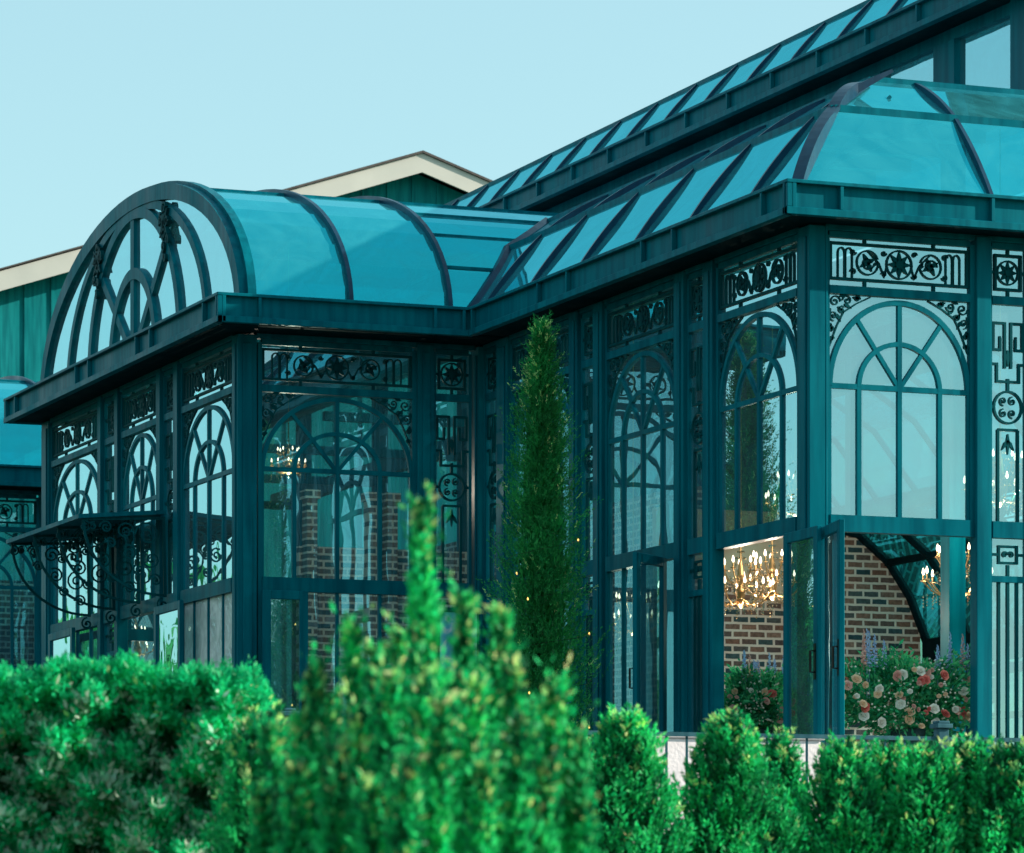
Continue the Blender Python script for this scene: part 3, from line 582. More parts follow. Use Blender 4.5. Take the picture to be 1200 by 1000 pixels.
for x in (13.7,14.9,16.1):
    ro=MB(); bar(ro,(x,41.5,ZF1),(x,49.4,ZF1),.05,.05); bar(ro,(x,WYC,ZF1),(x,WYC,ZF1+BB-.05),.03,.03)
    for q in (-1,1): bar(ro,(x,WYC,ZF1+.02),(x,WYC+q*2.6,ZF1+1.5),.03,.03)
    part('tie_rod',ro,'paint')
bw=MB(); top=[(22.35,4.72),(22.79,4.37),(23.1,3.93),(23.27,3.45)]
poly=[(20.0,-.0),(23.3,0)]+[(x,z-1.1) for x,z in reversed(top)]+[(20.0,3.62)]
n=len(poly); vs=[(x,44.0,FZ+z) for x,z in poly]+[(x,44.3,FZ+z) for x,z in poly]
bw.add(vs,[tuple(range(n)),tuple(2*n-1-i for i in range(n))]+[(i,i+n,(i+1)%n+n,(i+1)%n) for i in range(n)])
part('brick_wall',bw,'brick_x')
b2=MB(); b2.box(20.0,20.3,44.31,60,FZ,FZ+4.2); part('brick_wall',b2,'brick_y')
b3=MB(); b3.box(16.55,19.95,49.6,49.84,FZ,CZ+4.86); part('brick_wall',b3,'brick_x')
for px in (364,436,458):
    t_=(px-600)/FPX; xx=49.45*(SN+CS*t_)/(CS-SN*t_); b3=MB(); b3.box(xx-.075,xx+.075,49.38,49.595,FZ,CZ+5.5); b3.box(xx-.11,xx+.11,49.34,49.6,CZ+5.5,CZ+5.62); part('brick_pier',b3,'brick_x')
b3=MB(); b3.box(13.3,18.5,60.6,60.85,FZ,CZ+5.2); part('brick_wall',b3,'brick_x')
pl=MB(); pts=arc(20.75,2.2+.55,1.15,.75,0,PI,18); vs=[(x,43.9,FZ+z+.0) for x,z in [(19.6,4.9),(22.1,4.9)]+[(22.1,2.75)]+pts[1:]+[(19.6,2.75)]]
# plaster lunette hung in front of the brickwork
pv=[(19.4,5.2),(22.0,5.2),(22.0,3.05)]+arc(20.6,2.55,1.4,.5,0.35,PI-.35,16)+[(19.4,2.7)]
pv=[(19.4,2.95),(20.2,2.95),(20.9,2.82),(21.4,2.6),(21.75,2.3),(21.95,2.3),(21.95,3.85),(19.4,3.85)]
n=len(pv); vs=[(x,43.80,FZ+z) for x,z in pv]+[(x,43.94,FZ+z) for x,z in pv]
pl.add(vs,[tuple(range(n)),tuple(2*n-1-i for i in range(n))]+[(i,i+n,(i+1)%n+n,(i+1)%n) for i in range(n)]); part('plaster_arch',pl,'plaster')
# inner curved glazing beside the brick wall
ivg=MB(); ivr=MB(); cv=[(21.9,4.80),(22.35,4.72),(22.79,4.37),(23.1,3.93),(23.35,3.35)]
for (ya,yb) in ((44,42.85),(42.85,41.7),(41.7,40.5)):
    for i in range(4):
        (xa,za),(xb,zb)=cv[i],cv[i+1]; ivg.quad((xa,ya,CZ+za),(xb,ya,CZ+zb),(xb,yb,CZ+zb),(xa,yb,CZ+za))
for y in (43.97,42.85,41.7,40.5): ivr.ribbon(cv,.09,.09,mapf=lambda a,o,c,y=y:(a,y+o,CZ+c))
for (x,z) in (cv[2],): bar(ivr,(x,44,CZ+z),(x,40.5,CZ+z),.09,.09)
ivr.box(23.3,23.45,40.5,44,CZ+3.0,CZ+3.38); ivr.box(23.32,23.42,40.5,44,CZ+2.25,CZ+2.33)
for y in (43.9,43.4,42.0,40.6): ivr.box(23.32,23.42,y,y+.09,FZ,CZ+3.0)
iv=part('inner_glazing_frame',ivr,'paint_shade'); part('pane',ivg,'roofglass',iv)
tr=MB(); transom_orn(tr,1.3); tr.v=[(23.37+v[1],43.35-v[0],CZ+2.33+v[2]-ZT0+.07) for v in tr.v]; part('tracery',tr,'iron',iv)
# ================================================================== CHANDELIERS
def chandelier_meshes():
    g=MB(); b=MB(); cr=MB(); g.tube([(0,0,.0),(0,0,1.0)],.014,6)
    g.lathe([(.01,-.06),(.05,-.02),(.03,.05),(.06,.12),(.02,.2),(.04,.3),(.02,.45)])
    for tier,(rr,z,n) in enumerate(((.36,.02,10),(.22,.26,7))):
        for i in range(n):
            a=2*PI*i/n+tier*.3; c,s=math.cos(a),math.sin(a)
            g.tube([(c*rr*k,s*rr*k,z+.04-.10*math.sin(k*PI)+.06*k*k) for k in (0.05,.25,.5,.75,1)],.009,5)
            g.lathe([(.03,.0),(.035,.012),(.01,.02),(.012,.07)],(c*rr,s*rr,z+.10),6); b.lathe([(.009,0),(.017,.02),(.012,.05),(.002,.075)],(c*rr,s*rr,z+.172),6)
            for k,q in enumerate((.45,.7,1.0)):
                for e in range(4): cr.lathe([(.002,.0),(.012,.012),(.002,.028)],(c*rr*q,s*rr*q,z+.02-.05*q-.035*e-.02*k),4)
    for i in range(14):
        a=2*PI*i/14
        for e in range(8): k=e/7; cr.lathe([(.002,0),(.011,.012),(.002,.026)],(math.cos(a)*(.03+.3*k*k),math.sin(a)*(.03+.3*k*k),.62-.5*k),4)
    return g.mesh('arms',M['gold']),cr.mesh('crystals',M['crystal']),b.mesh('bulbs',M['bulb'])
CM=chandelier_meshes()
for (px,py,d,s,lab) in ((868,680,41.5,1.0,'brass crystal chandelier nearest the open side door, in front of the plaster arch'),(905,672,43,1.0,'brass crystal chandelier close to the door leaf at the corner column'),
      (1122,668,41.5,1.05,'brass crystal chandelier seen at the right edge of the open front door'),(1172,560,40,1.05,'brass crystal chandelier glowing behind the slim greek key panel at far right'),
      (338,530,47.5,.62,'brass crystal chandelier, the smallest, inside the left wing behind its front arched window'),
      (742,715,43.2,.9,'brass crystal chandelier glowing behind the double doors right of the cypress'),(932,575,41,.9,'brass crystal chandelier high behind the arched window left of the corner column')):
    p=at(px,py,d); t=thing('chandelier',lab,'chandelier',(p[0],p[1],p[2]-.25),'chandeliers hanging in the conservatory'); t.scale=(s,s,s)
    obj('arms',CM[0],t); obj('crystals',CM[1],t); obj('bulbs',CM[2],t)
    ld=bpy.data.lights.new('candle_light','POINT'); ld.energy=90 if px<400 else 48; ld.color=(1,.84,.66); ld.shadow_soft_size=.03; lo=bpy.data.objects.new('candle_light',ld); C.objects.link(lo); lo.parent=t; lo.location=(0,0,-.22)
    r_=MB(); r_.tube([(0,0,1.0),(0,0,(zt-.02-p[2]+.25)/s)],.008,5); obj('chain',r_,t,mat=M['gold'])
# ================================================================== FLOWERS
def rose_mesh(m):
    mb=MB()
    for ring,(r,h,n,o) in enumerate(((.012,.03,4,.2),(.024,.028,5,.9),(.036,.02,6,.1),(.046,.008,6,.6))):
        for i in range(n):
            a=2*PI*i/n+o; w=PI/n*1.15
            row=[]
            for (q,zz) in ((.25,-.012),(.8,h*.5),(1.0,h),(1.15,h*.93)):
                for b in (-1,0,1): aa=a+b*w*(1 if q>.3 else .6); rr=r*q*(1 if b==0 else .92); row.append((rr*math.cos(aa),rr*math.sin(aa),zz-(.004 if b else 0)))
            mb.add(row,[(k*3+j,k*3+j+1,k*3+j+4,k*3+j+3) for k in range(3) for j in range(2)])
    mb.lathe([(.004,-.03),(.016,-.012),(.012,.01)],k=8)
    me=mb.mesh('rose',m); 
    for p in me.polygons:p.use_smooth=True
    return me
roses=[rose_mesh(M[k]) for k in ('rosep','rosew','roser','rosey')]
def bouquet(px,py,d,w,h,lab,seed,nr):
    rg=random.Random(seed); p=at(px,py,d); t=thing('flower_arrangement',lab,'flowers',(p[0],p[1],p[2]),'flower arrangements inside the doors')
    n=8000; A=rng.normal(0,1,(n,3)); A/=np.linalg.norm(A,axis=1,keepdims=True); rr=rng.uniform(.35,1.0,n)[:,None]**.6
    P=A*rr*np.array([w/2,.32,h*.52])*(1+.22*np.sin(A[:,:1]*9+seed)+.16*np.sin(A[:,2:]*11)+.12*rng.normal(0,1,(n,1))); P[:,2]+=h*.42; keep=P[:,2]>-.05; P=P[keep]; A=A[keep]
    V=leaves(P,A*np.array([1,1,.6])+np.array([0,0,.3]),.075,.030,.6); obj('foliage',quads_mesh('foliage',V,[M['fol']]),t)
    for i in range(nr):
        a=rg.uniform(-1,1); b=rg.uniform(-.15,1)
        x=a*w*.53*rg.uniform(.8,1.08); z=h*.42+(b*.95-.42)*h*.55*math.sqrt(max(.1,1-a*a*.8))*1.2; fy=-.36*math.sqrt(max(.1,1-a*a*.7-(b-.4)**2))
        m=rg.choice([0,0,1,1,3,3,2]); o=obj('rose',roses[m],t); o.location=(x*CS+fy*SN*.6,fy,z); s=rg.choice([.5,.6,.75,.9,1.1]); o.scale=(s,s,s)
        o.rotation_euler=(R(rg.uniform(50,100)),0,R(rg.uniform(-50,20)))
    for i in range(12):
        x=rg.uniform(-.35,.45)*w; z0=h*.78; hh=rg.uniform(.22,.42)*h+.05; m=MB()
        m.tube([(x*CS,-.08,h*.4),(x*CS,-.08,z0+hh)],.004,4)
        for k in range(26):
            q=k/26; a=k*2.4; r=.028*(1-q*.75); m.lathe([(.002,0),(.017*(1.2-q),.010),(.002,.024)],(x*CS+r*math.cos(a),-.08+r*math.sin(a),z0+hh*q),5)
        obj('flower_spike',m,t,mat=M['blue'] if i%4!=2 else M['rosep'])
    v=MB(); v.lathe([(.12,-.42),(.13,-.40),(.05,-.34),(.05,-.28),(.17,-.12),(.2,0.02),(.18,.03)],k=20); obj('urn',v,t,mat=M['cloth'])
    m=MB()
    for i in range(150):
        a=rg.uniform(0,2*PI); q=rg.uniform(.2,1.05); x=math.cos(a)*q*w*.5; z=h*.42+math.sin(a)*q*h*.55
        if z>0: m.lathe([(.002,-.008),(.013,0),(.009,.010),(.001,.014)],(x*CS,-.30*math.sqrt(max(.05,1-q*q))-.03,z),6)
    obj('filler_blossom',m,t,mat=M['rosew'])
    b=MB(); hgt=p[2]-.42-FZ; b.lathe([(.40,-hgt),(.36,-hgt*.5),(.33,-.02),(.33,0),(.0,0)],k=28)
    tb=thing('pedestal_table','round table under a dark cloth carrying the %s flower arrangement'%('larger' if w>1 else 'smaller'),'table',(p[0],p[1],p[2]-.42),'tables inside the doors'); obj('tablecloth',b,tb,mat=M['cloth'])
    b2=MB(); b2.lathe([(.34,.002),(.345,.012),(.34,.02)],k=28); obj('tabletop',b2,tb,mat=M['cloth'])
bouquet(1062,858,37.3,1.75,.80,'large arrangement of pink, ivory and coral roses with blue spikes behind the open front door',3,62)
bouquet(886,858,39.3,.78,.66,'smaller rose and fern arrangement seen through the open side door',5,16)
m_,nt_,o_=nodes('sky_reflection_board'); p_=N(nt_,'ShaderNodeBsdfPrincipled'); w_=N(nt_,'ShaderNodeTexNoise'); w_.inputs['Scale'].default_value=5; w_.inputs['Detail'].default_value=3; w_.inputs['Distortion'].default_value=2  # blue and white blotches paint the sky reflected in the lower pane
r_=ramp(nt_,w_.outputs['Fac'],[(.42,(.10,.48,.62)),(.52,(.16,.58,.70)),(.6,(.62,.74,.80))]); tc_=N(nt_,'ShaderNodeTexCoord'); nt_.links.new(tc_.outputs['Object'],w_.inputs['Vector']); nt_.links.new(r_.outputs[0],p_.inputs['Base Color']); nt_.links.new(p_.outputs[0],o_.inputs[0]); M['board']=m_
bd=thing('reflection_board','added pale blue board painted with the sky reflection of the slim panel beside the cypress','board',(15.2,40.9,FZ))
b=MB(); b.box(.16,.62,-.012,.012,1.25,2.2); obj('panel',b,bd,mat=M['board'])
b=MB(); b.box(.12,.159,-.02,.02,1.2,2.25); b.box(.621,.66,-.02,.02,1.2,2.25); b.box(.159,.621,-.02,.02,2.201,2.25); b.box(.159,.621,-.02,.02,1.2,1.249); b.box(.2,.235,-.02,.02,0,1.199); b.box(.545,.58,-.02,.02,0,1.199); obj('frame',b,bd,mat=M['iron'])
# ================================================================== BARN BEHIND
BY=88.0
def bxz(px,py,y=BY):
    t=(px-600)/FPX; x=y*(SN+CS*t)/(CS-SN*t); d=SN*x+CS*y; return x,CZ+(1051-py)/FPX*d
xp,zp=bxz(490,181); sl=.335; hw=11.5
barn=thing('barn','large teal board and batten barn with wide cream rake boards rising behind the glass roofs','barn',(xp,BY,0))
w=MB(); zE=zp-.35-sl*hw
vs=[(-hw+.6,0.3,0),(hw-.6,.3,0),(hw-.6,.3,zE+.1),(0,.3,zp-.4),(-hw+.6,.3,zE+.1)]; vs+= [(x,24,z) for x,_,z in vs]
w.add(vs,[(0,1,2,3,4),(9,8,7,6,5),(0,5,6,1),(1,6,7,2),(4,3,8,9),(0,4,9,5)]); obj('wall',w,barn,mat=M['barnwall'])
bt=MB(); k=-hw+.9
while k<hw-.6: bt.box(k-.025,k+.025,.26,.298,0,zp-.45-sl*abs(k)); k+=.66
obj('batten',bt,barn,mat=M['barnwall'])
for s in (-1,1):
    r=MB(); T=.47
    a=(0,zp-.03); b=(s*hw,zp-.03-sl*hw)
    for (y0,y1,t0,t1) in ((-.3,-.24,0,T),):
        r.add([(a[0],y0,a[1]-t1),(b[0],y0,b[1]-t1),(b[0],y0,b[1]),(a[0],y0,a[1]),(a[0],y1,a[1]-t1),(b[0],y1,b[1]-t1),(b[0],y1,b[1]),(a[0],y1,a[1])],[(0,1,2,3),(4,7,6,5),(0,4,5,1),(1,5,6,2),(2,6,7,3),(3,7,4,0)])
    obj('rake_board',r,barn,mat=M['cream'])
    r=MB(); r.add([(a[0],-.24,a[1]-.3),(b[0],-.24,b[1]-.3),(b[0],.28,b[1]-.3),(a[0],.28,a[1]-.3)],[(0,1,2,3)]); obj('rake_soffit',r,barn,mat=M['cream'])
    r=MB(); z=.035; r.add([(0,-.36,zp-.025),(b[0]+s*.1,-.36,b[1]),(b[0]+s*.1,24.3,b[1]),(0,24.3,zp-.025),(0,-.36,zp+z),(b[0]+s*.1,-.36,b[1]+z),(b[0]+s*.1,24.3,b[1]+z),(0,24.3,zp+z)],[(0,1,2,3),(4,7,6,5),(0,4,5,1),(1,5,6,2),(2,6,7,3),(3,7,4,0)]); obj('roof',r,barn,mat=M['roofing'])
# ================================================================== GROUND
TZ=CZ+.3; gm=MB(); nx,ny=40,60
def gz(x,y): k=min(1,max(0,(y-9)/14)); k=k*k*(3-2*k); return TZ*k-.02
xsn=[-900,-300,-80]+list(np.linspace(-30,60,nx))+[120,400,1200]; ysn=[-900,-200,-50]+list(np.linspace(-10,40,ny))+[90,200,600,1800]
V=[(x,y,gz(x,y)+(.03*math.sin(x*1.7)*math.cos(y*1.3) if y<24 and abs(x)<60 else 0)) for y in ysn for x in xsn]; W_=len(xsn)
gm.add(V,[(j*W_+i,j*W_+i+1,(j+1)*W_+i+1,(j+1)*W_+i) for j in range(len(ysn)-1) for i in range(W_-1)])
g=obj('ground',gm,mat=M['soil']); g['kind']='structure'
for p in g.data.polygons:p.use_smooth=True
tm=MB(); tm.box(5,31,27.5,70,TZ-.2,TZ+.01); t=obj('terrace',tm,mat=M['stone']); t['kind']='structure'
# steps / plinth
nw=14000; wy_=rng.uniform(50,290,nw); wx_=-24+rng.normal(0,3,nw)-.12*np.clip(wy_-180,0,200); ht=13+1.6*np.sin(wy_*.21)+1.1*np.sin(wy_*.57)+.6*np.sin(wy_*1.3); wz_=ht*rng.uniform(0,1,nw)**.6
wo=obj('far_woods',quads_mesh('far_woods',leaves(np.stack([wx_,wy_,wz_],1),np.tile([0,0,1.],(nw,1)),1.5,.9,.8),[M['cypress']])); wo['kind']='stuff'
# ================================================================== FENCE + LOW WALL
FY=28.6
def fx(px,y=FY): t=(px-600)/FPX; return y*(SN+CS*t)/(CS-SN*t)
fz=lambda px,py:CZ+(1051-py)/FPX*(SN*fx(px)+CS*FY)
zr=fz(900,860)
fence=thing('metal_fence','blue grey metal picket fence with square capped posts running between the hedge and the conservatory','fence',(fx(337),FY,TZ))
x0,x1=fx(150),fx(1500)
def fpart(n,mb): mb.v=[(v[0]-fence.location.x,v[1]-FY,v[2]-TZ) for v in mb.v]; return obj(n,mb,fence,mat=M['fence'])
m=MB(); m.box(x0,x1,FY-.025,FY+.025,zr-.035,zr+.0); fpart('rail',m); m=MB(); m.box(x0,x1,FY-.02,FY+.02,TZ+.1,TZ+.14); fpart('rail',m)
k=x0; 
while k<x1: m=MB(); m.box(k-.008,k+.008,FY-.008,FY+.008,TZ+.14,zr-.035); fpart('picket',m); k+=.185
sp=(fx(1103)-fx(337))/2
for i in range(-1,4):
    c=fx(337)+i*sp; m=MB(); m.box(c-.05,c+.05,FY-.05,FY+.05,TZ,zr+.07); m.box(c-.075,c+.075,FY-.075,FY+.075,zr+.07,zr+.11); m.box(c-.055,c+.055,FY-.055,FY+.055,zr+.11,zr+.135); bevel(fpart('post',m))
wl=MB(); wy=30.2; wl.box(fx(735,wy),fx(962,wy),wy,wy+.25,TZ-.1,CZ+(1051-866)/FPX*(SN*fx(850,wy)+CS*wy)); a,b=fx(735,wy),fx(962,wy); 
zw=CZ+(1051-866)/FPX*(SN*fx(850,wy)+CS*wy); wl.box(a-.03,b+.03,wy-.03,wy+.28,zw,zw+.03)
o=bevel(obj('garden_wall',wl,mat=M['white']),.01); o['label']='low white rendered garden wall glimpsed behind the fence between the clipped shrubs'; o['category']='wall'
# ================================================================== PLANTS
def conifer(px,py,d,rad,hgt,nl,lab,seed,mat='cedar',name='arborvitae',pw=.75,grp='clipped arborvitae in a row before the fence'):
    p=at(px,py,d); gzv=gz(p[0],p[1]); H=p[2]-gzv; t=thing(name,lab,'shrub',(p[0],p[1],gzv),grp); rg=np.random.default_rng(seed)
    # sprays: points along many small upright fans
    ns=nl//22; u=rg.uniform(.0,1,ns)**.8; zz=H*(1-u*min(1,hgt/H)); ang=rg.uniform(0,2*PI,ns)
    prof=lambda q:rad*np.clip(q*hgt/.62,0,1)**pw
    lump=1+.20*np.sin(ang*3+zz*9+seed)+.14*np.sin(ang*7-zz*17)+.08*np.sin(ang*11+zz*41)
    rr=prof((H-zz)/hgt)*lump*rg.uniform(.55,1.03,ns)
    B=np.stack([rr*np.cos(ang),rr*np.sin(ang),zz-.06],1); D=np.stack([np.cos(ang)*.38,np.sin(ang)*.38,np.ones(ns)],1); D/=np.linalg.norm(D,axis=1,keepdims=True)
    Sd=np.cross(D,np.stack([np.cos(ang),np.sin(ang),np.zeros(ns)],1)+rg.normal(0,.5,(ns,3))); Sd/=np.linalg.norm(Sd,axis=1,keepdims=True)
    k=rg.uniform(0,1,(ns,22)); side=rg.choice([-1,1],(ns,22)); ln=rg.uniform(.07,.13,ns)
    P=B[:,None,:]+D[:,None,:]*(k*ln[:,None])[:,:,None]+Sd[:,None,:]*(side*(1-k)*.022)[:,:,None]
    Dl=D[:,None,:]*.8+Sd[:,None,:]*side[:,:,None]*.6+0*P
    V=leaves(P.reshape(-1,3),Dl.reshape(-1,3),.030,.012,.22)
    tipf=((k>.72)&((rg.uniform(0,1,ns)<.40*np.exp(-(H-zz)/.12)+.03)[:,None])).reshape(-1)
    dark=np.repeat(rr/ (prof((H-zz)/hgt)*lump+1e-6)<.72,22)  # inner sprays take the shade-toned leaf colour
    me=quads_mesh('foliage',V,[M[mat],M['tip'],M['cedar_shade']],np.where(tipf,1,np.where(dark,2,0))); obj('foliage',me,t)
    m=MB(); m.tube([(0,0,0),(.01,0,H*.4),(0,.01,H*.93)],[.03,.022,.004],6); obj('trunk',m,t,mat=M['bark'])
    c=MB(); c.lathe([(.02,H-hgt*.98)]+[(max(.004,float(prof(q))*.62),H-hgt*q) for q in (.98,.9,.75,.6,.45,.3,.18,.1)],k=12)
    # extra inner leaves in the shade-toned green, closing the crown
    n2=6000; u=rg.uniform(.03,1,n2); z2=H-hgt*u; a2=rg.uniform(0,2*PI,n2); r2=prof(u)*rg.uniform(0,.75,n2)
    V2=leaves(np.stack([r2*np.cos(a2),r2*np.sin(a2),z2],1),np.tile([0,0,1.],(n2,1)),.05,.03,.6); obj('inner_leaves',quads_mesh('inner_leaves',V2,[M['cedar_shade']]),t)
    return t
AV=[(735,838,16.5,.25,1.1,32000,'bushy clipped arborvitae with yellow tips, first right of the spiky juniper',.6),
 (855,843,16.8,.27,1.1,34000,'clipped conical arborvitae standing alone left of the white wall gap',.6),
 (914,866,17.8,.19,1.1,18000,'slim dark arborvitae set back just left of the white wall gap',.55),
 (990,872,17.0,.22,1.1,26000,'arborvitae right of the white wall gap, first of the close row',.45),
 (1040,878,17.3,.21,1.1,24000,'second arborvitae right of the white wall gap, below the open door',.42),
 (1086,875,17.0,.22,1.1,24000,'arborvitae directly below the capped fence post',.45),
 (1138,873,17.2,.21,1.1,24000,'arborvitae just right of the capped fence post',.42),
 (1184,877,17.0,.22,1.1,24000,'last arborvitae in view at the right edge of the hedge row',.45),
 (672,862,17.6,.22,1.1,18000,'small arborvitae half hidden behind the spiky juniper',.6)]
for i,a in enumerate(AV): conifer(*a[:6],a[6],i+11,pw=a[7])
for i in range(3): conifer(1232+i*48,868,17,.19,.9,7000,'arborvitae continuing the row past the right edge of the picture',40+i,pw=.5)
# -- spiky juniper in the near foreground
def juniper():
    d0=9.0; b=at(485,1051,d0); gzv=gz(b[0],b[1]); t=thing('juniper','large spiky bright green juniper in the near foreground with one tall leader','shrub',(b[0],b[1],gzv)); rg=np.random.default_rng(5)
    sp=[(495,596,9.0,22),(546,704,8.9,15),(588,724,9.1,15),(413,740,9.0,15),(441,764,9.2,16),(468,750,9.1,15),(371,786,9.0,18),(602,790,8.8,22),(652,806,9.0,24),(676,866,8.9,24),(560,806,8.6,28),(420,838,8.7,28),
        (352,846,9.0,22),(316,856,9.3,24),(524,800,9.2,26),(497,745,9.0,24),(500,790,8.7,30),(460,800,8.5,32),(520,830,8.4,34),(612,850,8.5,30),(395,880,8.5,30),(570,900,8.3,32),(640,900,8.6,28),(345,905,8.8,28),(480,900,8.2,34),(440,930,8.3,32),(536,806,9.3,28),(577,796,9.4,24),(305,930,9.1,26),(684,945,8.9,26),(626,835,9.3,26),(388,822,9.4,26)]
    Vs=[];idx=[]; st=MB()
    for (px,py,d,wpx) in sp:
        T=np.array(at(px,py,d))-np.array([b[0],b[1],gzv]); B=np.array([T[0]*.45,T[1]*.5+rg.normal(0,.03),max(.05,T[2]-1.5)]); n=150
        k=np.linspace(0,1,n)
        L=1.0; q=np.clip(k,0,1)[:,None]; axis=B+(T-B)*q+np.array([T[0]*.18,0,0])*np.sin(q*PI)
        st.tube([tuple(axis[i]) for i in range(0,n,21)]+[tuple(axis[-1])],[.008-.0009*i for i in range(len(range(0,n,21)))]+[.001],4)
        down=(T[2]-axis[:,2])                                  # metres below the tip
        rad=(wpx*.9/FPX*d)*.5*np.clip(down/.42,0.03,1)**.95*(1+.38*np.sin(down*36+px)*np.clip(down/.1,0,1))*(1+.6*np.clip(down-.25,0,1))
        reps=10; ax=np.repeat(axis,reps,0); rd=np.repeat(rad,reps); m=len(ax); a=rg.uniform(0,2*PI,m)
        o=rg.uniform(.0,1,m)**.6; tl=rg.uniform(.02,.05,m)*np.where(rg.uniform(0,1,m)<.16,2.6,1)
        D=np.stack([np.cos(a)*.45,np.sin(a)*.45,np.ones(m)],1); D/=np.linalg.norm(D,axis=1,keepdims=True)
        P0=ax+np.stack([np.cos(a),np.sin(a),np.zeros(m)],1)*(rd*o)[:,None]-np.array([0,0,.02]); P0[:,2]=np.minimum(P0[:,2],T[2]-.01)
        kk=rg.uniform(0,1,(m,4)); P=(P0[:,None,:]+D[:,None,:]*(kk*tl[:,None])[:,:,None]).reshape(-1,3); DD=np.repeat(D,4,0)
        V=leaves(P,DD,.028,.0125,.42); Vs.append(V)
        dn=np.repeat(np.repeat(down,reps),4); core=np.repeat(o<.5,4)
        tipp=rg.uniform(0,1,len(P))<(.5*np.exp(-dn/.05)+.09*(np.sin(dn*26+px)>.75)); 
        idx.append(np.where(tipp&~core,1,np.where(core,2,0)))  # core leaves coloured as the shaded gaps between spires
    V=np.concatenate(Vs); print('juniper',len(V)); obj('foliage',quads_mesh('foliage',V,[M['juniper'],M['tip'],M['cedar_shade']],np.concatenate(idx)),t); obj('stems',st,t,mat=M['bark'])
juniper()
# -- clipped hedge at the left
def hedge():
    d0=14.5; b=at(60,1051,d0); gzv=gz(b[0],b[1]); t=thing('clipped_hedge','long flat topped leafy hedge filling the lower left, speckled with pale leaves','hedge',(b[0],b[1],gzv)); rg=np.random.default_rng(9)
    ax=np.array([CS,-SN,0]); dp=np.array([SN,CS,0]); n=90000
    # parameters: a along the picture width (m), c depth 0..1.1, z height
    aL=(-260-60)/FPX*d0; aR=(318-60)/FPX*d0; topz=CZ+(1051-787)/FPX*d0-gzv
    def top(a): return topz+.022*np.sin(a*9)+.018*np.sin(a*23+1)+.014*np.sin(a*51)+.01*np.sin(a*97)-.42*np.clip((a-(aR-.10))/.12,0,1)**1.5
    face=rg.uniform(0,1,n)<.72
    a=rg.uniform(aL,aR,n); dep=np.where(face,rg.uniform(0,.16,n)**1.0,rg.uniform(0,1.1,n)); tz=top(a)
    z=np.where(face,tz-rg.uniform(0,1,n)*1.0,tz-rg.uniform(0,.12,n))
    lump=.08*np.sin(a*10+z*6+.8*np.sin(z*9))+.06*np.sin(a*23-z*17)+.04*np.sin(z*37+a*9)+.03*np.sin(a*51+z*29)
    dep=dep+np.where(face,lump,0); rnd=np.clip((z-tz+.12)/.12,0,1); dep=dep+np.where(face,rnd**2*.08,0)
    P=ax*a[:,None]+dp*dep[:,None]; P[:,2]=z
    D=-dp*np.where(face,.7,.1)[:,None]+np.array([0,0,.8])+ax*rg.normal(0,.4,n)[:,None]
    V=leaves(P,D,.040,.019,.6)
    pm=(.7*np.sin(a*31+z*13)+.7*np.sin(z*41-a*14)+.5*np.sin(a*71+z*53)+1.4*np.clip((tz-z)/.45,0,1)-.3+rg.normal(0,.8,n))>.9
    pale=pm&(tz-z>.08)&(rg.uniform(0,1,n)<.7)&face; tp=(tz-z<.3)&(rg.uniform(0,1,n)<.012)
    dark=face&(lump>.09)  # hollows of the face get their shade by leaf colour
    obj('foliage',quads_mesh('foliage',V,[M['hedge'],M['pale'],M['tip'],M['cedar_shade']],np.where(pale,1,np.where(tp,2,np.where(dark,3,0)))),t)
    # shoots above the clipped line
    ns=260; sa=rg.uniform(aL,aR-.05,ns); Q=[];DD=[]
    for i in range(ns):
        h=rg.uniform(.015,.05); base=ax*sa[i]+dp*rg.uniform(0,.5); 
        for j in range(26): q=base.copy(); q[2]=top(sa[i])+h*rg.uniform(-.6,1); Q.append(q+rg.normal(0,.008,3)); DD.append([rg.normal(0,.4),rg.normal(0,.4),1])
    obj('new_shoots',quads_mesh('new_shoots',leaves(np.array(Q),np.array(DD),.022,.009,.2),[M['hedge']]),t)
    n2=14000; a=rg.uniform(aL,aR-.1,n2); P=ax*a[:,None]+dp*rg.uniform(.15,1.0,n2)[:,None]; P[:,2]=top(a)-rg.uniform(.03,1.1,n2)
    obj('inner_leaves',quads_mesh('inner_leaves',leaves(P,np.tile([0,0,1.],(n2,1)),.09,.05,1),[M['cedar_shade']]),t)
hedge()
conifer(312,838,13.6,.20,1.0,24000,'rounded green shrub at the end of the clipped hedge, left of the juniper',77,'cedar','round_shrub',.5,None)
